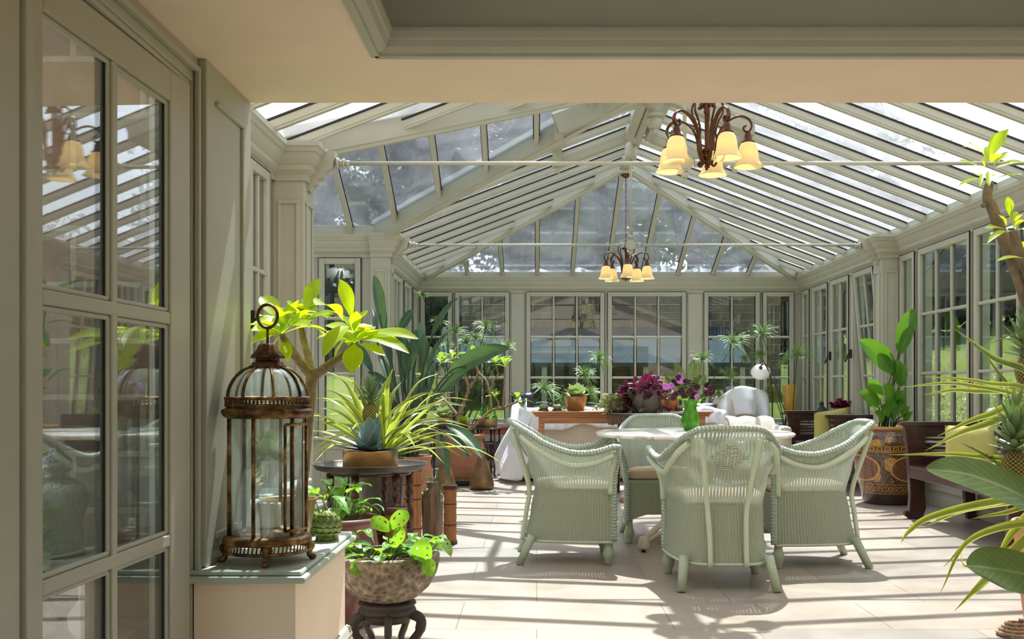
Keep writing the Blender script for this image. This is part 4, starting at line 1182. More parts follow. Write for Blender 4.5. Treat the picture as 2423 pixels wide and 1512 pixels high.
# console table ------------------------------------------------------------------------------
t = thing('console_table', 'long brown wooden console table behind the far woven chair, plants standing on it', 'console table', (.87, 10.5, 0))
b = MB(); b.box(-.05, 1.79, 10.28, 10.74, .785, .805); b.box(-.03, 1.77, 10.30, 10.72, .765, .785); b.box(-.015, 1.755, 10.315, 10.705, .748, .765); b.build('table_top', M['console_wood'], t, bevel=.006)
b = MB(); b.box(.02, 1.72, 10.34, 10.69, .68, .748); b.build('frieze', M['console_wood'], t, bevel=.003)
for x in (.02, 1.66):
    for y in (10.34, 10.63):
        b = MB(); b.hexa([(x, y, 0), (x + .04, y, 0), (x + .04, y + .04, 0), (x, y + .04, 0), (x, y, .68), (x + .06, y, .68), (x + .06, y + .06, .68), (x, y + .06, .68)]); b.build('leg', M['console_wood'], t, bevel=.003)
# round twig-sided stand in front of it
c = V((1.09, 9.86, 0))
t = thing('twig_table', 'round twig-sided side table holding the purple plant, behind the far chair', 'side table', c)
b = MB(); b.lathe([(.001, .782), (.415, .782), (.42, .79), (.415, .802), (.001, .802)], c, 40); b.build('table_top', M['old_metal'], t)
b = MB(); 
for k in range(96):
    a = 2 * PI * k / 96; j = random.uniform(-.02, .02)
    b.tube([(c.x + .41 * math.cos(a), c.y + .41 * math.sin(a), .785), (c.x + .385 * math.cos(a + j), c.y + .385 * math.sin(a + j), .69 + random.uniform(-.006, .006))], .009, 5)
b.build('twig_apron', M['drift_wood'], t)
for k in range(4):
    a = PI / 4 + k * PI / 2 + .12; b = MB(); b.tube([(c.x + .34 * math.cos(a), c.y + .34 * math.sin(a), .70), (c.x + .36 * math.cos(a), c.y + .36 * math.sin(a), 0)], .018, 8); b.build('leg', M['turned_wood'], t)

# covered sofa and chairs ------------------------------------------------------------------------
t = thing('covered_sofa', 'long sofa under a beige linen loose cover, its back turned to the console table', 'sofa', (.9, 11.7, 0))
b = MB(); b.box(-.22, 2.0, 11.25, 11.47, .03, .78); b.build('back', M['linen_cover'], t, bevel=.05)
b = MB(); b.box(-.2, 1.98, 11.45, 12.15, .03, .44); b.build('seat', M['linen_cover'], t, bevel=.05)
for x in (-.22, 1.8):
    b = MB(); b.box(x, x + .2, 11.35, 12.15, .03, .62); b.build('arm', M['linen_cover'], t, bevel=.06)
for x in (-.18, 1.9):
    for y in (11.3, 12.05):
        b = MB(); b.box(x, x + .05, y, y + .05, 0, .035); b.build('foot', M['dark_wood'], t)
def sofa_sheet(u, v):
    s = v * 1.15; x = -.2 + 2.3 * u
    top = .80 + .012 * math.sin(u * 23) + .012 * math.sin(u * 41 + 2)
    fall = .17 + .04 * math.sin(u * 6 + .5) + .03 * math.sin(u * 17)
    rip = .014 * math.sin(u * 55) + .012 * math.sin(u * 90 + v * 6)
    if v < .45: return V((x, 11.47 - .25 * v / .45, top + .02 * math.sin(v * 7))), (u, v)
    q = (v - .45) / .55
    return V((x + .02 * math.sin(q * 5 + u * 9), 11.225 - abs(rip) * (1 + q) - .02 * q, top - fall * q)), (u, v)
drape(sofa_sheet, 110, 16, 'white_sheet', M['white_cloth'], 'crumpled white sheet thrown over the back of the linen sofa', 'sheet', .006)
def sofa_sheet2(u, v):
    a = -2.0 + 4.0 * u
    fold = 1 + (.22 * math.sin(a * 5.3 + 1) + .12 * math.sin(a * 11 + v * 3)) * v
    r_ = (.05 + .27 * v ** .7) * fold
    x = -.11 - r_ * math.cos(a * .75) - .04 * math.sin(v * 11 + a * 2); y = 11.5 + (.26 + .24 * v) * math.sin(a * .78)
    z = .86 - .80 * v ** 1.15 + .05 * math.sin(a * 4 + v * 5) * (1 - v) + .03 * math.sin(v * 16 + a * 3)
    return V((x, y, max(.02, z))), (u, v)
drape(sofa_sheet2, 64, 30, 'white_dust_sheet', M['white_cloth'], 'white dust sheet spilling off the end of the sofa to the floor', 'sheet', .008)
cushion((-.16, 11.62, .84), .26, .30, .14, math.radians(78), .1, M['dark_wood'] if False else M['black_plastic'], 'black cushion propped at the sofa end behind the frangipani stems')
cushion((1.88, 11.62, .72), .36, .34, .16, math.radians(60), -.3, M['black_plastic'], 'black cushion propped on the sofa by the end of the console table')
def armchair(cx, cy, w, d, hb, label):
    t = thing('linen_armchair', label, 'armchair', (cx, cy, 0))
    b = MB(); b.box(cx - w / 2 + .1, cx + w / 2 - .1, cy - d / 2, cy + d / 2 - .1, .04, .42); b.build('seat', M['linen_cover'], t, bevel=.05)
    b = MB(); b.box(cx - w / 2 + .05, cx + w / 2 - .05, cy + d / 2 - .2, cy + d / 2, .04, hb); b.build('backrest', M['linen_cover'], t, bevel=.06)
    for s in (-1, 1):
        b = MB(); x = cx + s * (w / 2 - .07); b.box(x - .07, x + .07, cy - d / 2, cy + d / 2 - .02, .04, .6); b.build('arm', M['linen_cover'], t, bevel=.05)
    for sx in (-1, 1):
        for sy in (-1, 1):
            b = MB(); b.box(cx + sx * (w / 2 - .08) - .02, cx + sx * (w / 2 - .08) + .02, cy + sy * (d / 2 - .06) - .02, cy + sy * (d / 2 - .06) + .02, 0, .05); b.build('foot', M['dark_wood'], t)
    return t
armchair(2.55, 12.0, .78, .72, .60, 'low linen covered armchair with a cream throw, behind the diamond-backed chair')
armchair(2.58, 12.95, .72, .62, .93, 'tall linen armchair draped in white cloth in the far corner')
def throw1(u, v):
    x = 2.28 + .54 * u + .02 * math.sin(v * 9); k = v * 2 - 1
    y = 12.25 + .22 * k; z = .675 - .05 * abs(k) ** 3 - (.28 if False else 0) + .01 * math.sin(u * 16) - .22 * max(0, -k - .35)
    return V((x, y, z)), (u, v)
drape(throw1, 24, 14, 'knitted_throw', M['cream_throw'], 'cream knitted throw over the low armchair behind the woven chairs', 'throw', .02)
def cloth2(u, v):
    a = PI * (u * 1.25 - .125); x = 2.66 - .27 * math.cos(a) * (1 + .1 * v) + .02 * math.sin(v * 8)
    z = .96 + .10 * math.sin(min(PI, max(0, a))) ** .7 - .62 * v ** 1.3 - (.05 * abs(math.cos(a)) ** 2); y = 12.98 - .05 - .06 * v + .025 * math.sin(u * 20) * v
    return V((x, y, z)), (u, v)
def cloth3(u, v):
    k = v * 2 - 1; x = 2.36 + .62 * u
    z = 1.05 - .13 * abs(2 * u - 1.1) ** 2.2 - .008 * math.sin(u * 11) - (.5 * max(0, abs(k) - .3)); y = 13.14 + .16 * max(-.62, min(.62, k)) - .16 * math.sin(u * 15 + math.sin(u * 7)) * max(0, abs(k) - .3) + (-.06 if k < -.3 else .0) * (abs(k) - .3)
    return V((x, y, max(.5, z))), (u, v)
drape(cloth3, 36, 28, 'draped_cloth', M['white_cloth'], 'white cloth draped over the tall corner armchair below the saucer lamp', 'cloth', .012)

# saucer lamp in the corner
p0 = V((2.93, 12.62, 0))
t = thing('floor_lamp', 'thin metal lamp with a white saucer shade bending out over the corner chair', 'lamp', p0)
hd = P(1800, 872, 12.6)
b = MB(); b.lathe([(.001, 0), (.12, 0), (.12, .012), (.02, .03), (.001, .03)], p0, 24); b.build('base', M['bronze'], t)
b = MB(); b.tube(cr([p0 + V((0, 0, .03)), p0 + V((0, 0, .6)), V((p0.x, 12.62, .95)), P(1824, 905, 12.61), P(1818, 876, 12.6), P(1808, 861, 12.6), hd + V((-.01, 0, .02))], 6), .009, 8); b.build('pole', M['bronze'], t)
b = MB(); b.lathe([(.12, -.075), (.125, -.068), (.10, -.03), (.06, -.006), (.02, .006), (.001, .008)], (0, 0, 0), 32)
mt = Matrix.Translation(hd) @ Matrix.Rotation(math.radians(50), 4, 'X') @ Matrix.Rotation(math.radians(-8), 4, 'Y'); b.v = [tuple(mt @ V(p)) for p in b.v]
b.build('lamp_shade', M['opal_glass'], t)
b = MB(); b.lathe([(.018, -.03), (.022, .02), (.001, .03)], hd, 12); b.build('socket', M['bronze'], t)

# chandeliers ------------------------------------------------------------------------------
def scroll(ax, pts):
    c, s = ax; return [V((c * r_, s * r_, z)) for r_, z in pts]
def make_chandelier(name, label, x, y, z0, ztop, phi0):
    t = thing(name, label, 'chandelier', (0, 0, 0), 'bronze chandeliers hanging from the ridge')
    BZ = M['bronze']
    b = MB(); b.lathe([(.001, -.015), (.006, -.012), (.012, .01), (.009, .018), (.014, .03), (.01, .04), (.02, .05), (.026, .065), (.018, .075), (.03, .085), (.03, .10), (.014, .11), (.011, .12), (.011, .30), (.018, .31), (.013, .325), (.026, .345), (.015, .36), (.02, .38), (.008, .39), (.001, .392)], (0, 0, 0), 16)
    b.build('stem', BZ, t, local=True)
    for k in range(5):
        a = math.radians(phi0 + 72 * k); ax = (math.sin(a), math.cos(a))
        arm = MB()
        main = cr(scroll(ax, [(.055, .03), (.042, .012), (.03, .02), (.034, .045), (.05, .10), (.058, .16), (.085, .225), (.135, .272), (.19, .29), (.236, .272), (.252, .236), (.238, .208), (.214, .206), (.206, .226), (.22, .238)]), 5)
        arm.tube(main, .0066, 6, flat=1.9)
        arm.tube(cr(scroll(ax, [(.06, .16), (.05, .20), (.065, .26), (.09, .31), (.088, .36), (.06, .385), (.035, .375), (.034, .345), (.052, .34)]), 5), .006, 6, flat=1.7)
        arm.tube(cr(scroll(ax, [(.085, .225), (.06, .235), (.05, .222), (.058, .212)]), 5), .004, 5)
        o = arm.build('arm', BZ, t, local=True)
        c = V((ax[0] * .232, ax[1] * .232, 0))
        b = MB(); b.lathe([(.001, .205), (.012, .203), (.014, .195), (.019, .185), (.021, .165), (.026, .155), (.034, .148), (.036, .142), (.001, .142)], c, 14, flute=12, famp=.06)
        b.build('socket_cap', BZ, o, local=True)
        b = MB(); pr = [(.024, .143), (.036, .138), (.047, .122), (.053, .10), (.056, .07), (.06, .045), (.068, .025), (.08, .010), (.0845, .006), (.082, .005), (.066, .024), (.057, .045), (.053, .07), (.050, .10), (.044, .12), (.034, .134)]
        b.hasuv = True; b.lathe(pr, c, 32); b.build('glass_shade', M['amber_shade'], o, local=True)
        b = MB(); b.ball(c + V((0, 0, .075)), .022, 10, 8); b.build('bulb', M['lit_bulb'], o, local=True)
    b = MB(); L = ztop - z0 - .39; n = max(2, int(L / .034))
    for i in range(n):
        zc = .39 + L * (i + .5) / n; a = (i % 2) * PI / 2; pts = []
        for q in range(10):
            th = 2 * PI * q / 10; d = .008 * math.cos(th); pts.append((d * math.cos(a), d * math.sin(a), zc + .021 * math.sin(th)))
        b.tube(pts, .0025, 5, closed=True)
    b.build('chain', BZ, t, local=True)
    b = MB(); b.lathe([(.001, ztop - z0 - .035), (.02, ztop - z0 - .035), (.05, ztop - z0 - .012), (.062, ztop - z0), (.001, ztop - z0)], (0, 0, 0), 20); b.build('canopy', BZ, t, local=True)
    t.location = (x, y, z0); return t
make_chandelier('chandelier', 'large near bronze chandelier with five amber bell shades, cut off by the lintel', .95, 5.67, 2.275, 3.385, 90)
make_chandelier('chandelier', 'small-looking far chandelier on a long chain below the roof apex', RX, YA, 2.21, 3.35, 180)

# the brass lantern on the sill ------------------------------------------------------------------
c = V((-.812, 3.06, .527)); AG = M['aged_gold']
t = thing('brass_lantern', 'tall aged brass candle lantern with a domed glass top standing on the low sill', 'lantern', c)
def at(r_, a, z): return V((c.x + r_ * math.cos(a), c.y + r_ * math.sin(a), c.z + z))
def hoop(b, r_, z, th, n=48): b.tube([at(r_, 2 * PI * k / n, z) for k in range(n)], th, 6, closed=True)
b = MB(); hoop(b, .127, .035, .005); hoop(b, .127, .062, .005)
for k in range(64):
    a = 2 * PI * k / 64; b.tube([at(.127, a, .035), at(.127, a + .03, .062)], .0024, 4)
b.lathe([(.001, .060), (.125, .060), (.132, .066), (.128, .076), (.118, .083), (.001, .083)], c, 48); b.build('base_gallery', AG, t)
for k in range(4):
    a = math.radians(-78 + 90 * k)
    b = MB(); b.tube(cr([at(.118, a, .055), at(.132, a, .04), at(.122, a, .02), at(.135, a, .004)], 4), [.011, .011, .010, .009, .008, .007, .0065, .007, .008, .009, .0095, .0095, .009], 8); b.ball(at(.136, a, .0085), .0085, 8, 6)
    b.build('foot', AG, t)
for k in range(6):
    a = math.radians(-60 + 60 * k + 24); b = MB()
    p, q = at(.113, a, .083), at(.113, a, .435); b.tube([p, q], .0055, 6); b.tube([at(.107, a, .083), at(.107, a, .435)], .004, 5); b.build('post', AG, t)
b = MB()
for k in range(6):
    a0 = math.radians(-36 + 60 * k); 
    for j in range(6):
        u0, u1 = a0 + math.radians(10 * j), a0 + math.radians(10 * j + 10)
        i = len(b.v); b.vert(at(.110, u0, .084)); b.vert(at(.110, u1, .084)); b.vert(at(.110, u1, .43)); b.vert(at(.110, u0, .43)); b.face((i, i + 1, i + 2, i + 3), True)
b.build('glass', M['lantern_glass'], t)
b = MB()      # little door frame in the pane towards the room
a0, a1 = math.radians(-50), math.radians(0)
for z in (.10, .412): b.tube([at(.117, a0 + (a1 - a0) * k / 8, z) for k in range(9)], .005, 5)
for a in (a0, a1): b.tube([at(.117, a, .10), at(.117, a, .412)], .005, 5)
b.build('door', AG, t)
b = MB(); b.lathe([(.104, .43), (.12, .43), (.13, .437), (.135, .447), (.134, .455), (.122, .46), (.118, .465), (.104, .465)], c, 48)
hoop(b, .122, .468, .004); hoop(b, .122, .49, .005)
for k in range(64):
    a = 2 * PI * k / 64; b.tube([at(.122, a, .466), at(.122, a + .03, .49)], .0024, 4)
b.build('crown_gallery', AG, t)
DOME = [(.116, .49), (.116, .503), (.110, .525), (.096, .55), (.073, .572), (.045, .584)]
b = MB(); b.lathe([(r_ - .002, z) for r_, z in DOME], c, 40); b.build('dome_glass', M['lantern_glass'], t)
for k in range(8):
    a = math.radians(-67 + 45 * k); b = MB(); b.tube(cr([at(r_, a, z) for r_, z in DOME], 4), .0048, 5); b.build('dome_rib', AG, t)
b = MB(); b.lathe([(.001, .580), (.05, .580), (.054, .587), (.046, .591), (.047, .597), (.036, .599), (.034, .612), (.05, .610), (.047, .62), (.032, .636), (.026, .651), (.012, .655), (.001, .656)], c, 28, flute=10, famp=.05); b.build('chimney', AG, t)
b = MB(); b.tube([at(0, 0, .65), at(0, 0, .703)], .004, 6)
zc = .737; b.tube([at(0, 0, 0) + V((.030 * math.cos(2 * PI * k / 28), 0, zc + .035 * math.sin(2 * PI * k / 28))) for k in range(28)], .005, 6, closed=True); b.build('ring', AG, t)
b = MB(); b.lathe([(.001, .083), (.100, .083), (.098, .093), (.06, .099), (.001, .102)], c, 32); tag(b.build('sand_bed', M['sand']), 'pinkish sand filling the bottom of the brass lantern', 'sand', kind='stuff')
b = MB(); b.lathe([(.001, .103), (.036, .103), (.0365, .108), (.0365, .17), (.034, .176), (.03, .172), (.001, .168)], c + V((.005, -.005, 0)), 28); cn = b.build('pillar_candle', M['wax']); tag(cn, 'cream pillar candle standing inside the brass lantern', 'candle')
b = MB(); b.tube([c + V((.005, -.005, .165)), c + V((.007, -.005, .18))], .0012, 5); b.build('wick', M['dark_iron'], cn)
# ------------------------------------------------------------------ vessels and small furniture on the planted side
def pot_parts(root, prof, c, mat, soil_r=None, soil_z=None, n=36, name='pot', flute=0, famp=0.):
    b = MB(); b.lathe(prof, c, n, flute=flute, famp=famp); o = b.build(name, mat, root)
    if soil_r:
        b = MB(); b.lathe([(.001, soil_z - .01), (soil_r, soil_z - .012), (soil_r * .8, soil_z), (.001, soil_z + .004)], c, 24); b.build('soil', M['soil'], root)
    return o
def shell(outer, th):
    """outer profile bottom->top closed over the rim and down the inside"""
    return [(.001, outer[0][1])] + outer + [(max(.002, r_ - th), z) for r_, z in outer[::-1][:-1]] + [(max(.002, outer[0][0] - th), outer[0][1] + th), (.001, outer[0][1] + th)]

# tray table and its bowl
c = V((-.82, 5.0, 0))
t = thing('tray_table', 'round dark metal tray on turned dark wooden legs under the agave', 'tray table', c)
b = MB(); b.lathe(shell([(.235, .640), (.262, .650), (.278, .672), (.283, .676)], .006), c, 72, flute=72, famp=.012); b.build('tray', M['old_metal'], t)
b = MB(); b.lathe([(.001, .622), (.20, .622), (.205, .640), (.001, .640)], c, 32); b.build('top_frame', M['turned_wood'], t)
for k in range(6):
    a = math.radians(18 + 60 * k); q = c + V((.195 * math.cos(a), .195 * math.sin(a), 0))
    b = MB(); b.lathe([(.001, 0), (.015, 0), (.016, .02), (.017, .20), (.017, .33), (.0172, .335), (.013, .338), (.013, .345), (.018, .348), (.018, .356), (.013, .36), (.014, .372), (.020, .395), (.021, .415), (.018, .44), (.012, .462), (.0115, .47), (.018, .474), (.018, .484), (.012, .488), (.013, .50), (.019, .515), (.0195, .53), (.015, .55), (.012, .556), (.018, .56), (.019, .57), (.019, .63), (.001, .63)], q, 14); b.build('leg', M['turned_wood'], t)
b = MB()
for k in range(6):
    a0, a1 = math.radians(18 + 60 * k), math.radians(78 + 60 * k)
    p, q = c + V((.195 * math.cos(a0), .195 * math.sin(a0), 0)), c + V((.195 * math.cos(a1), .195 * math.sin(a1), 0))
    b.beam(p + V((0, 0, .30)), q + V((0, 0, .30)), .012, .05); b.beam(p + V((0, 0, .12)), q + V((0, 0, .12)), .012, .04)
    for j in range(1, 6):
        m = p.lerp(q, j / 6); b.tube([m + V((0, 0, .16)), m + V((0, 0, .30))], .007, 6)
b.build('fretwork', M['turned_wood'], t)

# bamboo tubes
def bamboo(x, y, r_, h, label, nodes):
    t = thing('bamboo_tube', label, 'bamboo tube', (x, y, 0), 'bamboo tubes on the floor')
    c = V((x, y, 0)); pr = []
    for i in range(25):
        z = h * i / 24; pr.append((r_ * (1 + .03 * math.sin(i * 1.3)), z))
    b = MB(); b.lathe(shell(pr, r_ * .22), c, 28); b.build('tube', M['bamboo'], t)
    for z, k in [(0.012, 1.12), (h - .012, 1.12)] + [(n_, 1.03) for n_ in nodes]:
        b = MB(); hh = .014 if k > 1.1 else .004
        b.lathe([(r_ * .92, z - hh), (r_ * k, z - hh), (r_ * (k + .03), z), (r_ * k, z + hh), (r_ * .86, z + hh)], c, 28); b.build('ring', M['bamboo_ring'], t)
bamboo(-.58, 6.79, .043, .395, 'reddish bamboo tube standing alone on the sunny floor', (.13, .27))
bamboo(-.80, 6.55, .056, .54, 'tallest bamboo tube, just behind the turned tray table leg', (.14, .33, .42))
bamboo(-.66, 4.74, .051, .485, 'short golden bamboo tube in front of the tray table', (.15, .30))

# rough wooden vase with trailing stems
c = V((-.72, 7.0, 0)); t = thing('wooden_vase', 'weathered driftwood vase between the bamboo tubes', 'vase', c)
b = MB(); b.lathe(shell([(.060, 0), (.068, .03), (.074, .20), (.073, .30), (.060, .345), (.038, .36), (.036, .375), (.044, .395)], .008), c, 28, flute=9, famp=.02); b.build('body', M['drift_wood'], t)
b = MB()
for k in range(7):
    a = k * .9; d = V((math.cos(a), math.sin(a) * .6, 0))
    pts = [c + V((0, 0, .38)), c + d * .05 + V((0, 0, .43)), c + d * .09 + V((0, 0, .36)), c + d * .085 + V((0, 0, .22))]
    b.tube(cr(pts, 4), .002, 4)
    for j in range(5):
        q = pts[2].lerp(pts[3], j / 4); e = V((random.uniform(-1, 1), random.uniform(-1, 1), random.uniform(-.6, .6))).normalized() * .035
        b.leaf([q, q + e * .5, q + e], .02, 'oval', n=3, broad=1)
b.build('foliage', M['leaf_green'], t)

# brass flasks
def flask(x, y, s, label):
    c = V((x, y, 0)); t = thing('brass_flask', label, 'vase', c, 'hammered brass flasks')
    b = MB(); b.lathe(shell([(r_ * s, z * s) for r_, z in [(.10, 0), (.122, .012), (.128, .05), (.118, .10), (.095, .18), (.066, .26), (.044, .32), (.036, .35), (.036, .40), (.039, .42)]], .006), c, 36); b.build('body', M['antique_brass'], t)
flask(-.565, 10.42, 1.0, 'hammered brass flask standing on the floor by the covered sofa')
flask(-.915, 10.1, .92, 'hammered brass flask half hidden behind the driftwood vase')

# low terracotta-plum bowl and the stone bowl on its black stand
def bowl_leaves(root, c, rx, z0, n, s, seed, mat='leaf_monstera', up=.12):
    rnd = random.Random(seed); b = MB(); st = MB()
    for k in range(n):
        a = rnd.random() * 6.28; r_ = rx * rnd.random() ** .6; p = c + V((r_ * math.cos(a), r_ * math.sin(a), z0))
        q = p + V((math.cos(a) * .05, math.sin(a) * .05, rnd.uniform(.02, up)))
        st.tube([p, p.lerp(q, .6) + V((0, 0, .01)), q], .0025, 4)
        a2 = a + rnd.uniform(-1, 1); L = s * rnd.uniform(.7, 1.2); d = V((math.cos(a2), math.sin(a2), rnd.uniform(-.55, .35))).normalized() * L
        ph = rnd.randint(0, 3)
        hol = (lambda i, k_: (i + ph) % 5 < 2 and (k_ in (2, 7)) and 4 < i < 18)
        b.leaf([q, q + d * .35 + V((0, 0, .012)), q + d * .75 + V((0, 0, .004)), q + d + V((0, 0, -.012))], L * .58, 'heart', n=8, broad=5, fold=.18, wav=.14, holes=hol)
    st.build('stem', M['stem_green'], root); b.build('foliage', M[mat], root)
c = V((-.855, 4.45, 0)); t = thing('potted_monstera', 'plum-glazed round pot of holed monstera leaves in front of the tray table', 'potted plant', c)
pot_parts(t, shell([(.10, 0), (.115, .05), (.15, .22), (.16, .36), (.150, .42), (.152, .44), (.166, .452), (.172, .468), (.166, .482)], .022), c, M['plum_glaze'], .13, .43)
bowl_leaves(t, c + V((-.04, .07, 0)), .08, .44, 30, .11, 5, up=.17)
b = MB(); b.tube(cr([c + V((.08, .02, .48)), P(885, 1195, 4.4), P(903, 1200, 4.35), P(908, 1210, 4.3)], 5), .004, 6); b.build('runner', M['stem_green'], t)

c = V((-.59, 4.0, 0))
t = thing('black_stand', 'black carved stand with bowed legs carrying the rough stone bowl', 'stand', c)
b = MB(); b.lathe([(.001, .165), (.11, .165), (.115, .172), (.11, .182), (.10, .188), (.115, .198), (.112, .206), (.001, .208)], c, 32); b.lathe([(.001, .13), (.09, .13), (.10, .165), (.001, .165)], c, 32); b.build('top', M['black_stone'], t)
for k in range(5):
    a = math.radians(-80 + 72 * k); u = V((math.cos(a), math.sin(a), 0))
    b = MB(); b.tube(cr([c + u * .085 + V((0, 0, .165)), c + u * .135 + V((0, 0, .14)), c + u * .13 + V((0, 0, .09)), c + u * .10 + V((0, 0, .045)), c + u * .115 + V((0, 0, .012))], 5), [.022] * 5 + [.021] * 5 + [.017] * 6 + [.015] * 5, 8, flat=.7); b.build('leg', M['black_stone'], t)
c = V((-.59, 4.0, .206))
t = thing('stone_bowl', 'rough hewn grey stone bowl of monstera on the black stand by the low wall', 'potted plant', c)
pot_parts(t, shell([(.07, 0), (.12, .02), (.165, .06), (.195, .115), (.206, .155), (.207, .185), (.20, .19)], .022), c, M['hewn_stone'], .17, .16, 48)
bowl_leaves(t, c + V((.01, 0, 0)), .15, .165, 34, .11, 9, up=.08)
b = MB(); st = MB()
for (x0, y0, x1, y1, w, dd) in ((1000, 1340, 1000, 1275, 42, 3.86), (925, 1255, 880, 1225, 30, 3.95), (925, 1250, 965, 1210, 34, 3.95), (940, 1290, 950, 1245, 26, 3.95), (1000, 1335, 1030, 1350, 34, 3.82), (870, 1330, 830, 1352, 30, 3.84)):
    p, q = P(x0, y0, dd), P(x1, y1, dd - .03)
    b.leaf([p, p.lerp(q, .35) + V((0, -.01, .004)), p.lerp(q, .75) + V((0, -.01, 0)), q], w * 1.15 * dd / F, 'oval', hint=(0, -1, .3), n=9, broad=5, fold=.12, holes=lambda i, k_: i in (8, 9, 10, 15, 16) and k_ in (2, 7))
    st.tube(cr([c + V((0, 0, .16)), p.lerp(c + V((0, 0, .2)), .5) + V((0, 0, .02)), p], 4), .003, 5)
b.build('foliage', M['leaf_monstera'], t); st.build('leaf_stalk', M['stem_green'], t)

# glazed artichokes on the sill
def artichoke(c, r_, label):
    b = MB(); b.ball(c + V((0, 0, r_ * 1.0)), r_ * .86, 20, 12); b.lathe([(.001, 0), (r_ * .55, 0), (r_ * .6, .012), (.001, .02)], c, 20)
    for row, (lat, n, L) in enumerate(((-46, 10, .66), (-24, 11, .72), (-2, 12, .72), (20, 11, .68), (44, 9, .6), (64, 6, .5))):
        for k in range(n):
            a = 2 * PI * (k + .5 * (row % 2)) / n
            def q(la, rr): return c + V((0, 0, r_)) + V((math.cos(a) * math.cos(la), math.sin(a) * math.cos(la), math.sin(la))) * rr
            l0 = math.radians(lat - 12); 
            hint = V((math.cos(a), math.sin(a), .2))
            b.leaf([q(l0, r_ * .86), q(l0 + .3, r_ * .99), q(l0 + .58, r_ * 1.06)], L * r_, 'oval', hint=hint, n=4, cup=.5, fold=-.1)
    o = b.build('glazed_artichoke', M['artichoke_glaze'], origin=c); return tag(o, label, 'artichoke ornament', 'glazed artichokes on the sill')
artichoke(V((-.715, 3.46, .527)), .050, 'green glazed artichoke ornament at the sill corner, in full view')
artichoke(V((-.80, 3.60, .527)), .042, 'green glazed artichoke ornament half hidden behind the brass plant pot')

# large terracotta pot on a dark saucer
c = V((-.80, 11.0, 0)); t = thing('pot_saucer', 'dark saucer of pebbles under the big terracotta pot', 'saucer', c)
b = MB(); b.lathe(shell([(.24, 0), (.265, .05), (.27, .06)], .015), c, 32); b.build('dish', M['black_stone'], t)
b = MB()
for k in range(46):
    a = 2 * PI * k / 46; b.ball(c + V((.235 * math.cos(a), .235 * math.sin(a), .055)), random.uniform(.014, .022), 7, 5, (1, 1, .7))
b.build('pebbles', M['stone_grey'], t)['kind'] = 'stuff'

# thin side table and carved stands by the far wall
t = thing('side_table', 'thin-topped dark side table holding succulents beside the big terracotta pot', 'side table', (-.98, 11.6, 0))
b = MB(); b.box(-1.22, -.72, 11.4, 11.8, .565, .582); b.build('table_top', M['old_metal'], t)
for x in (-1.19, -.76):
    for y in (11.43, 11.76):
        b = MB(); b.lathe([(.001, 0), (.012, 0), (.014, .2), (.02, .25), (.013, .3), (.013, .5), (.02, .53), (.02, .565), (.001, .565)], (x, y, 0), 10); b.build('leg', M['turned_wood'], t)
t = thing('carved_stand', 'dark openwork plant stand with slim turned legs beside the brass flask', 'plant stand', (-.60, 12.05, 0))
b = MB(); b.lathe([(.001, .552), (.185, .552), (.19, .56), (.185, .57), (.001, .57)], (-.60, 12.05, 0), 28); b.build('top', M['old_metal'], t)
for k in range(6):
    a = k * PI / 3 + .2; q = V((-.60 + .16 * math.cos(a), 12.05 + .16 * math.sin(a), 0))
    b = MB(); b.lathe([(.001, 0), (.012, 0), (.016, .1), (.012, .14), (.018, .2), (.012, .3), (.018, .36), (.012, .45), (.016, .55), (.001, .55)], q, 10); b.build('leg', M['turned_wood'], t)
b = MB()
for k in range(6):
    a0, a1 = k * PI / 3 + .2, (k + 1) * PI / 3 + .2
    p, q = [V((-.60 + .16 * math.cos(a), 12.05 + .16 * math.sin(a), 0)) for a in (a0, a1)]
    for z in (.18, .38): b.beam(p + V((0, 0, z)), q + V((0, 0, z)), .008, .02)
    for j in range(5):
        b.tube([p.lerp(q, j / 5) + V((0, 0, .19)), p.lerp(q, (j + 1) / 5) + V((0, 0, .39))], .005, 4); b.tube([p.lerp(q, (j + 1) / 5) + V((0, 0, .19)), p.lerp(q, j / 5) + V((0, 0, .39))], .005, 4)
b.build('fretwork', M['turned_wood'], t)
t = thing('red_wood_stand', 'red wooden stool with bowed legs against the far dado', 'stool', (-.52, 12.8, 0))
b = MB(); b.box(-.72, -.32, 12.62, 12.98, .53, .56); b.box(-.70, -.34, 12.64, 12.96, .46, .53); b.build('top', M['red_wood'], t, bevel=.008)
for x in (-.70, -.38):
    for y in (12.64, 12.92):
        s = -1 if x < -.5 else 1
        b = MB(); b.tube(cr([(x + .02, y + .02, .5), (x + .02 + s * .02, y + .02, .36), (x + .02, y + .02, .15), (x + .02 + s * .01, y + .02, .02)], 5), [.032] * 6 + [.027] * 5 + [.022] * 5, 8); b.build('leg', M['red_wood'], t)

# green glass on the window ledge
for x, h, lab in ((P(1143, 950, 13.38).x, .22, 'taller emerald glass bottle with a dark stopper on the far window ledge'), (P(1170, 950, 13.38).x, .17, 'smaller emerald glass bottle on the far window ledge')):
    cc = V((x, 13.45, .575)); t = thing('glass_bottle', lab, 'bottle', cc, 'emerald bottles on the far ledge')
    b = MB(); b.lathe(shell([(.030, 0), (.034, .01), (.034, h * .45), (.018, h * .65), (.011, h * .75), (.011, h * .95), (.014, h)], .004), cc, 18); b.build('body', M['emerald_glass'], t)
    b = MB(); b.ball(cc + V((0, 0, h + .012)), .014, 10, 8); b.build('stopper', M['black_plastic'], t)

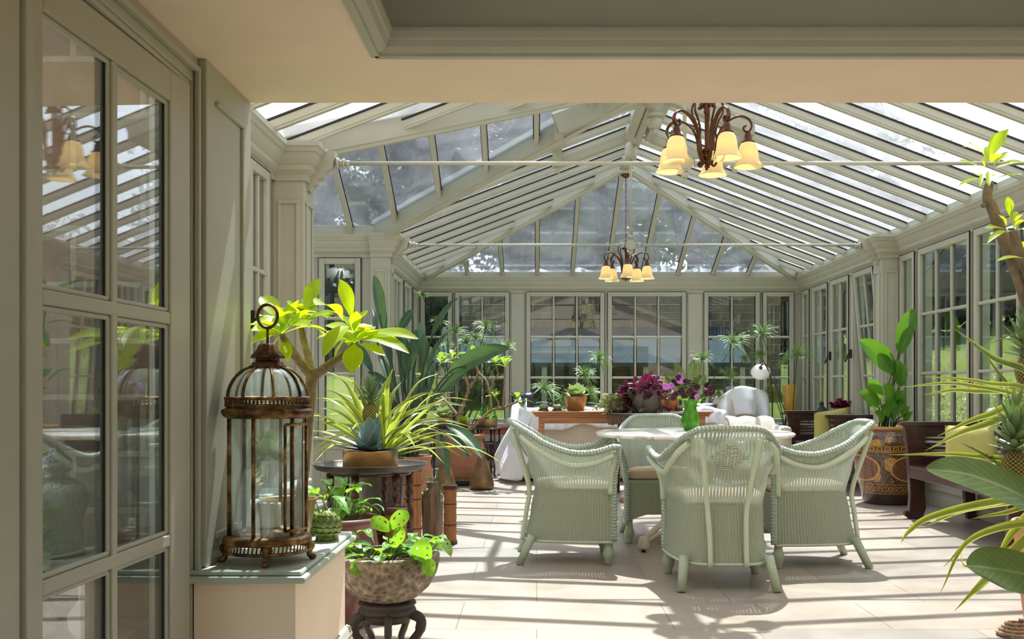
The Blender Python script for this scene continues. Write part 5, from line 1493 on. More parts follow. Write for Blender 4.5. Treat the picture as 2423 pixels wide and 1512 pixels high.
# far corner pieces
cc = V((3.27, 13.12, 0)); t = thing('plant_stand', 'slim dark stand holding the yellow embossed pot in the far corner', 'plant stand', cc)
b = MB(); b.lathe([(.001, .70), (.11, .70), (.11, .72), (.001, .72)], cc, 20); b.build('top', M['dark_wood'], t)
for k in range(3):
    a = k * 2.094; b = MB(); b.tube([cc + V((.06 * math.cos(a), .06 * math.sin(a), .70)), cc + V((.13 * math.cos(a), .13 * math.sin(a), 0))], .012, 8); b.build('leg', M['dark_wood'], t)
cc = cc + V((0, 0, .72)); t = thing('yellow_pot', 'yellow embossed ceramic pot standing in the corner behind the draped chair', 'pot', cc)
b = MB(); b.lathe(shell([(.065, 0), (.07, .01), (.082, .20), (.09, .345), (.092, .36)], .01), cc, 30, flute=10, famp=.012); b.build('body', M['yellow_ceramic'], t)
cc = V((3.40, 12.1, 0)); t = thing('black_lantern', 'black metal lantern with a finial rising behind the far bench', 'lantern', cc)
b = MB(); b.lathe([(.001, 0), (.09, 0), (.09, .03), (.08, .04), (.001, .04)], cc, 24); b.build('base', M['dark_iron'], t)
for k in range(6):
    a = k * PI / 3; b = MB(); b.tube([cc + V((.078 * math.cos(a), .078 * math.sin(a), .03)), cc + V((.078 * math.cos(a), .078 * math.sin(a), .68))], .006, 6); b.build('post', M['dark_iron'], t)
b = MB(); b.lathe([(.001, .67), (.09, .67), (.10, .69), (.085, .73), (.055, .79), (.03, .82), (.02, .83), (.03, .85), (.02, .875), (.001, .885)], cc, 24); b.build('roof', M['black_plastic'], t)
b = MB(); b.lathe([(.070, .04), (.070, .67)], cc, 24); b.build('glass', M['lantern_glass'], t)

# coil of rope-like stone shell on the floor, and sandals by the twig table leg
cc = V((2.03, 4.28, 0)); b = MB(); pts = []
for k in range(120):
    a = k * .22; r_ = .085 - .0004 * k; pts.append((cc.x + r_ * math.cos(a), cc.y + r_ * math.sin(a), .008 + .00045 * k))
b.tube(pts, .0075, 7, lobes=3, twist=200, amp=.2); tag(b.build('rope_coil', M['coir']), 'coil of pale brown rope lying on the floor at the frame edge', 'rope')
t = thing('sandals', 'pair of tan sandals left on the floor behind the far woven chair', 'sandals', (.86, 9.3, 0))
for k in range(2):
    b = MB(); x = .80 + .11 * k; b.prism([(x + (.032 + .012 * math.sin(i * .26)) * math.cos(2 * PI * i / 20), 9.3 + .12 * math.sin(2 * PI * i / 20), 0) for i in range(20)], (0, 0, .018)); b.build('sole', M['leather_tan'], t)
    b = MB(); b.tube([(x - .035, 9.30, .02), (x - .02, 9.26, .05), (x + .02, 9.26, .05), (x + .035, 9.30, .02)], .010, 6); b.tube([(x - .03, 9.36, .02), (x, 9.36, .075), (x + .03, 9.36, .02)], .009, 6); b.build('strap', M['ledge_stone'], t)
# ------------------------------------------------------------------ plants
def pleaf(b, x0, y0, x1, y1, w, d0, d1=None, bow=.12, shape='lance', hint=(0, -.55, .8), fold=.22, n=6, broad=2, wav=0., side=0.):
    """a leaf from base to tip measured off the photo, w px wide, bowed upwards by bow x its length"""
    d1 = d0 if d1 is None else d1
    p, q = P(x0, y0, d0), P(x1, y1, d1); L = (q - p).length; up = V((side, 0, 1))
    b.leaf([p, p.lerp(q, .33) + up * (bow * L * .85), p.lerp(q, .68) + up * (bow * L * .8), q], w * d0 / F, shape, hint, fold, n, wav=wav, broad=broad)
def whorl(b, p, ax, n, L, w, rnd, spread=.9, shape='lance', droop=.2):
    ax = V(ax).normalized(); s = ax.orthogonal().normalized(); t = ax.cross(s)
    for k in range(n):
        a = 2 * PI * k / n + rnd.uniform(-.3, .3); el = rnd.uniform(.1, spread)
        d = (s * math.cos(a) + t * math.sin(a)) * math.cos(el) + ax * math.sin(el); l = L * rnd.uniform(.7, 1.1)
        q = p + d * l + V((0, 0, -droop * l))
        b.leaf([p, p + d * l * .4 + V((0, 0, .06 * l)), p + d * l * .75, q], w, shape, (0, 0, 1), .25, 5)

# frangipani in a brass pot on the sill
rnd = random.Random(3)
c = V((-.855, 3.50, .527)); D = 3.5
t = thing('potted_frangipani', 'bright lime-leaved frangipani in a tapered brass pot behind the brass lantern', 'potted plant', c)
pot_parts(t, shell([(.064, 0), (.068, .004), (.094, .136), (.099, .14)], .005), c, M['brass'], .088, .118)
b = MB()
b.tube(cr([c + V((.035, 0, .10)), P(722, 1090, D), P(732, 960, D), P(738, 885, D)], 6), [.019] * 6 + [.018] * 6 + [.02] * 7, 10)
for pts, r0, r1 in (([(738, 890, D), (705, 850, D - .02), (680, 815, D - .05), (667, 790, D - .06)], .018, .011), ([(738, 885, D), (728, 840, D + .06), (716, 795, D + .12), (712, 765, D + .13)], .015, .010), ([(738, 893, D), (775, 866, D - .02), (815, 838, D - .04), (838, 815, D - .05)], .018, .011)):
    q = cr([P(*p) for p in pts], 6); b.tube(q, [r0 + (r1 - r0) * i / (len(q) - 1) for i in range(len(q))], 9)
b.build('trunk', M['pale_bark'], t)
b = MB()
A, B_, C_ = (668, 790), (714, 770), (838, 812)
for (x0, y0, x1, y1, w, dd) in ((720, 745, 755, 659, 36, .1), (835, 760, 803, 661, 34, -.05), (842, 800, 990, 802, 40, -.15), (845, 805, 968, 836, 34, -.2), (832, 788, 868, 742, 52, -.1), (838, 812, 832, 884, 42, -.2), (845, 812, 912, 842, 24, -.12), (828, 772, 765, 846, 38, -.3),
                                (712, 760, 680, 716, 50, -.1), (705, 765, 745, 722, 52, .12), (812, 760, 748, 722, 60, -.25), (708, 772, 600, 764, 32, -.1), (715, 770, 790, 745, 30, -.15), (668, 792, 594, 782, 40, -.08), (665, 796, 597, 812, 34, -.2), (672, 800, 682, 856, 26, -.12), (664, 765, 617, 702, 40, .1), (670, 785, 735, 775, 34, -.2), (660, 790, 640, 745, 34, .05),
                                (716, 765, 660, 740, 34, .2), (716, 770, 775, 800, 30, .2), (838, 810, 790, 800, 30, .15), (838, 808, 880, 770, 34, .15), (835, 812, 850, 868, 28, .1), (838, 805, 900, 790, 34, .2), (668, 790, 640, 830, 28, .1), (838, 810, 770, 770, 32, .2), (842, 806, 930, 815, 30, .1), (712, 770, 740, 700, 34, .2), (825, 800, 790, 850, 32, .1)):
    pleaf(b, x0, y0, x1, y1, w * 1.1, D + dd * .4, D + dd, bow=rnd.uniform(.04, .14), shape='obov', wav=.08)
for (x, y), dd in ((A, -.05), (B_, .13), (C_, -.05)):
    whorl(b, P(x, y, D + dd), (0, 0, 1), 9, .15, .048, rnd, .7, 'obov', .15)
    whorl(b, P(x, y - 14, D + dd), (0, 0, 1), 6, .11, .042, rnd, 1.2, 'obov', .0)
b.build('foliage', M['leaf_lime'], t)

# agave on the tray
c = V((-.82, 5.0, .646)); t = thing('potted_agave', 'blue-grey agave in a wide engraved brass bowl on the dark tray', 'potted plant', c)
pot_parts(t, shell([(.132, 0), (.135, .004), (.135, .088), (.137, .092)], .004), c, M['brass'], .125, .082)
b = MB()
o = c + V((0, 0, .085))
for az, el, L, w in ((-90, 78, .165, .072), (-40, 62, .15, .06), (200, 48, .165, .055), (150, 60, .15, .05), (60, 70, .17, .06), (-5, 40, .16, .05), (250, 20, .15, .06), (-60, 12, .12, .075), (180, 8, .20, .06), (0, 5, .19, .06), (-120, 14, .17, .06), (120, 30, .17, .06), (90, 45, .15, .055), (-20, 8, .2, .05), (220, 10, .22, .05)):
    a, e = math.radians(az), math.radians(el); d = V((math.cos(a) * math.cos(e), math.sin(a) * math.cos(e), math.sin(e))); out = V((math.cos(a), math.sin(a), 0))
    b.leaf([o, o + d * L * .35 + out * .006, o + d * L * .7, o + d * L + V((0, 0, .012))], w * (1.55 if el > 35 else 1.2), 'agave', V((-out.x, -out.y, .6)), .3, 6)
b.build('foliage', M['leaf_agave'], t)

# pineapple plants -------------------------------------------------------------------------
def pineapple(root, c, h, r_, crown_h, rnd, tilt=(0, 0)):
    def at_(r, a, z): return c + V((r * math.cos(a) + tilt[0] * z, r * math.sin(a) + tilt[1] * z, z))
    b = MB(); b.hasuv = True
    b.lathe([(max(.001, r_ * math.sin(PI * (i / 14 * .86 + .07)) ** .6), h * i / 14) for i in range(15)], c, 24); b.build('fruit', M['pineapple_skin'], root)
    b = MB()
    for i in range(44):
        k = i / 44; a = i * 2.4; z = h * .96 + crown_h * .45 * k; el = .2 + 1.2 * k
        d = V((math.cos(a) * math.cos(el), math.sin(a) * math.cos(el), math.sin(el))); L = crown_h * (.5 + .35 * k) * rnd.uniform(.8, 1.1)
        p = at_(r_ * .25 * (1 - k), a, z)
        b.leaf([p, p + d * L * .5, p + d * L + V((0, 0, .02 * L))], crown_h * .17, 'agave', V((-d.x, -d.y, .8)), .4, 4)
    b.build('fruit_crown', M['leaf_crown'], root)
def strap_rosette(b, c, n, L, w, rnd, e0=.25, e1=1.35, arch=.55):
    for k in range(n):
        a = k * 2.4 + rnd.uniform(-.2, .2); e = e0 + (e1 - e0) * (k / n) + rnd.uniform(-.1, .1); l = L * rnd.uniform(.75, 1.1)
        out = V((math.cos(a), math.sin(a), 0)); d = out * math.cos(e) + V((0, 0, math.sin(e)))
        p1 = c + d * l * .4; p2 = c + d * l * .75 + V((0, 0, -arch * .12 * l)); p3 = c + d * l * .95 + out * l * .12 + V((0, 0, -arch * .42 * l * math.cos(e) - .05 * l))
        b.leaf([c + out * .012, p1, p2, p3], w, 'strap', (0, 0, 1), .45, 7)
rnd = random.Random(11)
c = V((-1.06, 6.95, 0)); t = thing('potted_pineapple', 'pineapple plant with one fruit and arching striped leaves behind the agave', 'potted plant', c)
pot_parts(t, shell([(.12, 0), (.125, .01), (.16, .50), (.165, .56)], .01), c, M['old_metal'], .145, .53, name='planter')
b = MB(); strap_rosette(b, c + V((0, 0, .56)), 46, .80, .050, rnd, .18, 1.25)
for tip in ((750, 965), (745, 1010), (800, 890), (765, 920), (1100, 960), (1115, 1010), (1090, 1080), (1040, 930), (925, 890), (735, 1070)):
    pleaf(b, 885 + rnd.uniform(-12, 12), 1050, tip[0], tip[1], 19, 6.9, 6.9 + rnd.uniform(-.35, .3), bow=.16, shape='strap', fold=.45, n=7)
b.build('foliage', M['leaf_pineapple'], t)
pineapple(t, P(877, 1008, 6.8), .155, .056, .17, rnd)
b = MB(); b.tube([c + V((0, 0, .52)), P(877, 1010, 6.8)], .012, 6); b.build('fruit_stalk', M['stem_green'], t)

# strelitzia among the pots
rnd = random.Random(5); D = 8.6
c = V((-1.09, 8.6, 0)); t = thing('potted_strelitzia', 'tall dark strelitzia with paddle leaves rising in front of the moulded pilaster', 'potted plant', c)
pot_parts(t, shell([(.15, 0), (.19, .10), (.21, .30), (.19, .42), (.20, .45), (.205, .47)], .015), c, M['terracotta'], .18, .43)
b = MB(); st = MB()
base = P(962, 1075, D)
for (x0, y0, x1, y1, w, dd, sd) in ((905, 780, 886, 652, 30, .0, 0), (912, 785, 892, 700, 20, .2, .2), (1020, 805, 1084, 706, 34, -.2, -.2), (1012, 880, 1060, 788, 32, -.3, -.2), (940, 790, 977, 733, 22, .2, 0), (1062, 882, 1205, 824, 42, -.5, .1), (1066, 890, 1160, 838, 30, -.3, .1), (1000, 890, 1003, 790, 24, .1, .3), (958, 900, 958, 800, 30, .3, .2), (925, 860, 895, 780, 26, .4, 0), (985, 840, 1000, 760, 24, .4, 0),
                               (1058, 1005, 1140, 1084, 36, -.6, .3), (1048, 1020, 1108, 1084, 26, -.5, .3), (1040, 1020, 1060, 1132, 20, -.55, .3), (930, 940, 870, 880, 30, .3, 0), (880, 880, 820, 800, 30, .4, 0), (1030, 940, 1100, 880, 26, .2, 0), (905, 905, 850, 950, 26, .5, 0), (948, 870, 935, 770, 22, .3, .2), (968, 880, 985, 780, 24, .2, 0), (990, 920, 1040, 830, 24, .3, -.1), (930, 930, 895, 840, 24, .5, 0), (975, 960, 965, 860, 28, .5, .2), (1000, 950, 1025, 860, 26, .4, 0), (915, 960, 870, 900, 24, .6, 0), (890, 800, 880, 730, 16, .5, .2), (1015, 920, 1020, 820, 22, .5, .2), (940, 985, 900, 930, 24, .2, 0)):
    pleaf(b, x0, y0, x1, y1, w, D + dd * .5, D + dd, bow=.06, shape='oval', hint=(.5, -.8, .3) if sd >= 0 else (-.6, -.5, .6), fold=.4, n=7, broad=3, side=sd)
    q = P(x0, y0, D + dd * .5); m = base.lerp(q, .5) + V((0, 0, .06))
    st.tube(cr([base + V((rnd.uniform(-.06, .06), rnd.uniform(-.06, .06), -.2)), m, q, q.lerp(P(x1, y1, D + dd), .3)], 5), [.011] * 5 + [.009] * 5 + [.005] * 6, 6)
b.build('foliage', M['leaf_strelitzia'], t); st.build('stem', M['stem_dark'], t)

# big frangipani in the terracotta pot
rnd = random.Random(21); D = 11.0
c = V((-.80, 11.0, .012)); t = thing('potted_frangipani_tree', 'bare-branched frangipani with small leaf tufts in the big terracotta pot', 'potted plant', c)
pot_parts(t, shell([(.17, 0), (.185, .03), (.235, .22), (.245, .33), (.22, .44), (.205, .47), (.225, .485), (.24, .50), (.245, .52), (.235, .53)], .02), c, M['terracotta'], .205, .49)
b = MB(); fo = MB()
def br_(pts, r0, r1, tip=True, n=9, L=.17):
    q = cr([P(*p) for p in pts], 5); b.tube(q, [r0 + (r1 - r0) * i / (len(q) - 1) for i in range(len(q))], 7)
    if tip: whorl(fo, q[-1], (q[-1] - q[-4]) + V((0, 0, .05)), n, L, .055, rnd, 1.1, 'obov', .1)
br_([(1083, 1042, 11), (1082, 1005, 11), (1084, 985, 11), (1097, 955, 11)], .028, .022, False)
br_([(1097, 955, 11), (1108, 920, 11), (1100, 890, 11), (1085, 872, 10.9), (1070, 850, 10.8)], .02, .012)
br_([(1084, 985, 11), (1060, 955, 11.1), (1042, 935, 11.2), (1033, 905, 11.2), (1043, 860, 11.2)], .018, .011)
br_([(1060, 955, 11.1), (1030, 930, 11.1), (1005, 895, 11.1)], .013, .01)
br_([(1108, 920, 11), (1130, 885, 11), (1118, 845, 11.1)], .014, .01)
br_([(1105, 1022, 10.9), (1135, 995, 10.8), (1163, 972, 10.8), (1197, 962, 10.7), (1225, 950, 10.6)], .022, .011)
br_([(1163, 972, 10.8), (1158, 930, 10.85), (1150, 900, 10.9), (1132, 880, 11), (1128, 850, 11)], .014, .009)
br_([(1190, 964, 10.7), (1193, 920, 10.7), (1195, 868, 10.7)], .014, .009)
br_([(1158, 930, 10.85), (1168, 900, 10.8), (1178, 885, 10.8), (1172, 858, 10.8)], .011, .008)
br_([(1175, 968, 10.75), (1180, 955, 10.6), (1172, 940, 10.5)], .01, .008, True, 7, .12)
b.build('branch', M['pale_bark'], t); fo.build('foliage', M['leaf_euphorbia'], t)

# papyrus -----------------------------------------------------------------------------------
def papyrus(label, c, umb, seed, r_=.2, n=80, tub_r=.17):
    rnd = random.Random(seed); t = thing('potted_papyrus', label, 'potted plant', c, 'papyrus plants along the far windows')
    pot_parts(t, shell([(tub_r * .8, 0), (tub_r, .05), (tub_r, .30), (tub_r * 1.05, .32)], .012), c, M['black_stone'], tub_r * .9, .29)
    st = MB(); um = MB()
    for (x, y, d, k) in umb:
        q = P(x, y, d); p = c + V((rnd.uniform(-.1, .1), rnd.uniform(-.1, .1), .28))
        m = p.lerp(q, .5) + V((0, 0, .10))
        path = cr([p, m, q], 8); st.tube(path, [.008 - .004 * i / (len(path) - 1) for i in range(len(path))], 5)
        ax = (path[-1] - path[-3]).normalized()
        for j in range(n):
            a = rnd.random() * 6.28; e = rnd.uniform(-.35, 1.3); s = ax.orthogonal().normalized(); u = ax.cross(s)
            dv = (s * math.cos(a) + u * math.sin(a)) * math.cos(e) + ax * math.sin(e); l = r_ * k * rnd.uniform(.6, 1.1)
            um.tube([q, q + dv * l * .55, q + dv * l + V((0, 0, -.28 * l))], [.0032, .0028, .0014], 3, cap=False)
        um.ball(q, .008, 6, 4)
    st.build('stem', M['stem_dark'], t); um.build('foliage', M['leaf_papyrus'], t)
papyrus('papyrus leaning across the glazed doors above the covered sofa', V((-.16, 12.55, 0)), [(1287, 921, 12.3, 1.15), (1382, 885, 12.3, .9), (1416, 850, 12.2, 1.0), (1395, 930, 12.4, .8), (1330, 945, 12.4, .8)], 1)
papyrus('papyrus clump standing at the far corner windows behind the frangipani branches', V((-1.02, 12.7, 0)), [(1000, 698, 12.4, .55), (1078, 788, 12.5, 1), (1103, 812, 12.6, .9), (1150, 776, 12.5, 1), (1200, 822, 12.5, .7), (1040, 765, 12.7, .8), (1125, 800, 12.6, .8), (1160, 835, 12.7, .7), (1060, 820, 12.8, .6)] + [(1105 + rnd.uniform(-40, 60), rnd.uniform(850, 930), 12.8, .35) for _ in range(12)], 2)
papyrus('papyrus with a drooping umbel in front of the two-pane window by the lamp', V((2.0, 13.25, 0)), [(1735, 812, 12.9, 1.3), (1722, 887, 12.9, .8), (1661, 850, 12.8, 1.1), (1760, 850, 13, .5), (1700, 930, 13, .4)], 3)
papyrus('papyrus reaching up the corner post behind the saucer lamp', V((3.2, 12.72, 0)), [(1804, 790, 12.95, 1.3), (1886, 843, 12.7, 1.3), (1824, 919, 13, .6), (1800, 840, 13, .7)], 4, tub_r=.13)

# succulents ---------------------------------------------------------------------------------
def rosette(b, o, n, L, w, shape='obov', el0=.1, el1=1.2, rnd=random):
    for k in range(n):
        a = k * 2.4; e = el0 + (el1 - el0) * k / n; d = V((math.cos(a) * math.cos(e), math.sin(a) * math.cos(e), math.sin(e))); out = V((-math.cos(a), -math.sin(a), .5))
        b.leaf([o, o + d * L * .45, o + d * L + V((0, 0, .012))], w, shape, out, .25, 5)
def succulent(name, label, c, prof, potmat, sr, sz, mat, n, L, w, shape='obov', el=(.1, 1.2), group=None, flute=0):
    t = thing(name, label, 'potted plant', c, group); pot_parts(t, prof, c, potmat, sr, sz, flute=flute, famp=.02 if flute else 0)
    b = MB(); rosette(b, c + V((0, 0, sz)), n, L, w, shape, *el); b.build('foliage', M[mat], t); return t
cc = P(1362, 971, 10.5); cc.z = .805
succulent('potted_succulent', 'grey-green paddle succulent in a coppery bowl on the console table', cc, shell([(.082, 0), (.088, .004), (.117, .145), (.119, .15)], .005), M['copper_brass'], .105, .13, 'leaf_succulent', 11, .16, .14, 'oval', (.2, 1.25))
cc = P(1583, 971, 10.5); cc.z = .805
t = succulent('potted_succulent', 'silvery long-leaved succulent in a coppery pot beside the purple plant', cc, shell([(.082, 0), (.086, .004), (.105, .15), (.107, .155)], .005), M['copper_brass'], .095, .135, 'leaf_succulent', 10, .22, .10, 'oval', (.6, 1.35))
for x, r_, lab in ((1286, .055, 'small ribbed cactus on the console table, near its plain end'), (1318, .05, 'small ribbed cactus beside the coppery succulent bowl'), (1608, .04, 'small ribbed cactus on the console table behind the green vase')):
    cc = P(x, 971, 10.45); cc.z = .805
    t = thing('potted_cactus', lab, 'cactus', cc, 'small cacti on the console table')
    b = MB(); b.lathe([(.001, 0), (r_ * .9, 0), (r_, .012), (r_ * .95, .02), (.001, .02)], cc, 20); b.build('dish', M['black_stone'], t)
    b = MB()
    for i in range(5): b.ball(cc + V((r_ * .45 * math.cos(i * 1.256), r_ * .45 * math.sin(i * 1.256), .018 + r_ * .45)), r_ * .5, 12, 8)
    b.build('body', M['cactus_green'], t)
cc = V((-.60, 12.05, .57))
t = succulent('potted_aloe', 'spiky aloe in a shallow brass bowl on the openwork stand', cc, shell([(.125, 0), (.13, .004), (.135, .10), (.138, .105)], .005), M['brass'], .125, .092, 'leaf_green', 34, .16, .03, 'agave', (.2, 1.4))
cc = V((-1.06, 11.6, .582))
succulent('potted_kalanchoe', 'orange-edged paddle succulent in a clay pot on the thin side table', cc, shell([(.06, 0), (.085, .11), (.09, .125)], .008), M['terracotta'], .078, .105, 'leaf_succulent', 14, .17, .12, 'obov', (.2, 1.3))
cc = V((-.83, 11.55, .582))
succulent('potted_succulent', 'little round succulent in a brass pot at the edge of the thin side table', cc, shell([(.05, 0), (.07, .075), (.072, .08)], .005), M['brass'], .06, .065, 'leaf_monstera', 10, .09, .07)
cc = V((-1.47, 5.6, .50))
succulent('potted_paddle_plant', 'round-leaved paddle plant in a clay pot on the window ledge behind the lantern glass', cc, shell([(.055, 0), (.075, .12), (.08, .15)], .008), M['stone_grey'], .065, .13, 'leaf_succulent', 9, .19, .13, 'oval', (.6, 1.4))
cc = V((-1.28, 5.15, .50))
succulent('potted_echeveria', 'pinkish rosette succulent in a low pot on the ledge behind the candle lantern', V((-1.45, 5.05, .50)), shell([(.06, 0), (.08, .05), (.085, .07)], .008), M['stone_grey'], .07, .055, 'leaf_succulent', 22, .10, .05, 'agave', (.05, 1.2))

# purple tradescantia on the twig table
rnd = random.Random(8); cc = V((1.06, 9.82, .802))
t = thing('potted_tradescantia', 'dark purple and pink trailing tradescantia in a grey stone pot on the twig-sided table', 'potted plant', cc)
pot_parts(t, shell([(.10, 0), (.115, .02), (.145, .11), (.15, .16), (.13, .19), (.15, .215), (.155, .23)], .014), cc, M['stone_grey'], .13, .21)
b = MB(); z = MB(); st = MB()
for k in range(120):
    a = rnd.random() * 6.28; rr = .23 * rnd.random() ** .5; h = .36 - .75 * rr + rnd.uniform(-.05, .05) - (.16 if rr > .17 and rnd.random() < .5 else 0)
    if rnd.random() < .22: a = PI + rnd.uniform(-.7, .7); rr = rnd.uniform(.12, .25); h = rnd.uniform(.1, .27)
    p = cc + V((rr * math.cos(a), rr * math.sin(a), max(.03, h))); st.tube([cc + V((rr * .3 * math.cos(a), rr * .3 * math.sin(a), .2)), cc + V((rr * .8 * math.cos(a), rr * .8 * math.sin(a), max(.16, h))), p], .003, 4)
    g = z if (math.sin(a) < -.2 and rr > .08 and h < .2 and rnd.random() < .7) else b
    ax = V((math.cos(a) * .7, math.sin(a) * .7, .7 if h > .15 else -.1)).normalized(); s = ax.orthogonal().normalized(); u = ax.cross(s)
    for j in range(7):
        an = j * 2.4; dv = (s * math.cos(an) + u * math.sin(an)) * .75 + ax * .65; L = rnd.uniform(.05, .085); q = p - ax * .012 * j
        g.leaf([q, q + dv * L * .5 + ax * .006, q + dv * L], .03, 'lance', ax, .3, 3, broad=1)
b.build('foliage', M['leaf_purple'], t); z.build('striped_foliage', M['leaf_zebrina'], t); st.build('stem', M['stem_dark'], t)

def trailing(label, name, cc, prof, potmat, sr, sz, mat, n, rad, drop, seed, ls=.03, group=None):
    rnd = random.Random(seed); t = thing(name, label, 'potted plant', cc, group); pot_parts(t, prof, cc, potmat, sr, sz)
    b = MB(); st = MB()
    for k in range(n):
        a = rnd.random() * 6.28; u = V((math.cos(a), math.sin(a), 0)); l = rad * rnd.uniform(.4, 1)
        pts = [cc + u * sr * .4 + V((0, 0, sz)), cc + u * (sr + .2 * l) + V((0, 0, sz + rnd.uniform(.03, .09))), cc + u * (sr + .6 * l) + V((0, 0, sz - drop * .2)), cc + u * (sr + l) + V((0, 0, sz - drop * rnd.uniform(.4, 1)))]
        path = cr(pts, 4); st.tube(path, .0018, 4)
        for q in path[2:]:
            for j in range(2):
                e = V((rnd.uniform(-1, 1), rnd.uniform(-1, 1), rnd.uniform(-.3, .6))).normalized() * ls * rnd.uniform(.7, 1.2)
                b.leaf([q, q + e * .5, q + e], ls * .8, 'heart', n=3, broad=1)
    st.build('stem', M['stem_green'], t); b.build('foliage', M[mat], t); return t
cc = V((.80, 9.95, .802))
trailing('cream-edged ivy spilling from a brown wicker basket beside the purple tradescantia', 'potted_ivy', cc, shell([(.09, 0), (.12, .03), (.125, .10), (.115, .12)], .01), M['wicker_natural'], .10, .10, 'leaf_ivy', 40, .16, .12, 31)
cc = V((3.475, 11.5, .776))
trailing('pink and purple trailing plant in a tiny pot on the far bench back rail', 'potted_tradescantia', cc, shell([(.022, 0), (.028, .035), (.03, .04)], .004), M['terracotta'], .025, .034, 'leaf_purple', 26, .13, -.06, 33, .05)

# green vase of dark flowers and fern on the marble table ------------------------------------
rnd = random.Random(14); cc = V((1.0, 6.6, .768)); D = 6.6
t = thing('glass_vase', 'bulbous green blown glass vase standing on the round marble table', 'vase', cc)
b = MB(); b.lathe(shell([(.034, 0), (.042, .006), (.058, .045), (.060, .07), (.050, .105), (.040, .135), (.038, .155), (.044, .185), (.052, .205)], .004), cc, 32, flute=8, famp=.03); b.build('body', M['green_glass'], t)
t = thing('flower_bunch', 'bunch of dark purple and mauve flowers with fern fronds in the green vase', 'flowers', cc + V((0, 0, .12)))
st = MB(); pu = MB(); ma = MB(); fe = MB(); oc = cc + V((0, 0, .16)); lf = MB()
def bloom(bm, p, s):
    for k in range(5):
        a = k * 1.257 + rnd.random(); e = V((math.cos(a), -.5, math.sin(a))).normalized() * s; bm.leaf([p, p + e * .6 + V((0, -.004, 0)), p + e], s * .9, 'heart', (0, -1, .2), -.2, 3, broad=1)
for (x, y, m) in ((1605, 893, 1), (1595, 905, 1), (1588, 912, 0), (1608, 900, 0), (1603, 908, 1), (1630, 905, 1), (1640, 910, 1), (1618, 915, 1), (1632, 922, 1), (1612, 922, 1), (1645, 900, 1), (1600, 932, 1), (1592, 940, 1), (1616, 936, 1), (1634, 952, 0), (1646, 946, 0), (1650, 940, 0), (1640, 935, 1), (1672, 930, 1), (1680, 925, 1), (1668, 938, 1), (1684, 928, 1), (1672, 911, 1), (1624, 902, 1), (1648, 915, 1), (1575, 915, 0), (1638, 944, 1), (1626, 930, 1), (1610, 890, 0)):
    dd = D + rnd.uniform(-.08, .06); p = P(x, y, dd); st.tube(cr([oc, oc.lerp(p, .6) + V((0, 0, .02)), p], 4), .0018, 4)
    for j in range(3): bloom(pu if m else ma, p + V((rnd.uniform(-.008, .008), rnd.uniform(-.01, .01), rnd.uniform(-.008, .008))), rnd.uniform(.016, .024))
for (x, y) in ((1655, 858), (1640, 852), (1668, 888), (1598, 862), (1573, 884), (1668, 948)):
    p = P(x, y, D + rnd.uniform(-.05, .12)); path = cr([oc, oc.lerp(p, .55) + V((0, 0, .03)), p], 12); st.tube(path, .0016, 4)
    for i in range(6, len(path)):
        tt = (i - 6) / (len(path) - 6); L = .034 * math.sin(PI * min(1, tt * .85 + .15)) + .006; T = (path[i] - path[i - 1]).normalized(); S = T.cross(V((0, -1, .2))).normalized()
        for sg in (-1, 1):
            e = S * sg * L + T * L * .3; fe.leaf([path[i], path[i] + e * .5, path[i] + e], .007, 'lance', (0, -1, .2), 0, 2, broad=1)
for k in range(16):
    a = rnd.random() * 6.28; p = oc + V((.05 * math.cos(a), .05 * math.sin(a), .03)); e = V((math.cos(a), math.sin(a), rnd.uniform(-.3, .8))).normalized() * .07; lf.leaf([p, p + e * .5 + V((0, 0, .01)), p + e], .03, 'oval', n=3, broad=1)
st.build('stem', M['stem_green'], t); pu.build('blossom', M['purple_petal'], t); ma.build('blossom', M['mauve_petal'], t); fe.build('fronds', M['leaf_fern'], t); lf.build('foliage', M['leaf_monstera'], t)

# lacquered jar with young strelitzia --------------------------------------------------------
rnd = random.Random(19); D = 9.2; cc = V((3.19, 9.2, 0))
t = thing('lacquered_jar', 'large brown and gold flower-patterned jar planted with bright paddle leaves, beside the dark bench', 'potted plant', cc)
b = MB(); b.hasuv = True
pr = [(.215, 0), (.222, .01), (.232, .06), (.262, .18), (.298, .33), (.322, .46), (.326, .54), (.315, .60), (.29, .65), (.272, .668), (.28, .675), (.285, .69), (.28, .70)]
full = [(r_, z) for r_, z in cr([(r_, 0, z) for r_, z in pr], 3) for r_, z in [(r_, z)]] if False else [(p.x, p.z) for p in cr([V((r_, 0, z)) for r_, z in pr], 3)]
nn = 64; i0 = len(b.v)
for r_, z in full:
    for k in range(nn + 1):
        a = 2 * PI * k / nn - 2.0; b.vert(cc + V((r_ * math.cos(a), r_ * math.sin(a), z)), (k / nn, z / .70))
for i in range(len(full) - 1):
    for k in range(nn): b.face((i0 + i * (nn + 1) + k, i0 + i * (nn + 1) + k + 1, i0 + (i + 1) * (nn + 1) + k + 1, i0 + (i + 1) * (nn + 1) + k), True)
b.build('jar', M['floral_lacquer'], t)
b = MB(); b.lathe([(.28, .70), (.265, .70), (.255, .66), (.26, .62)], cc, 40); b.build('jar_rim', M['copper_brass'], t)
b = MB(); b.lathe([(.001, .668), (.25, .66), (.262, .655)], cc, 32); b.build('soil', M['soil'], t)
b = MB(); st = MB()
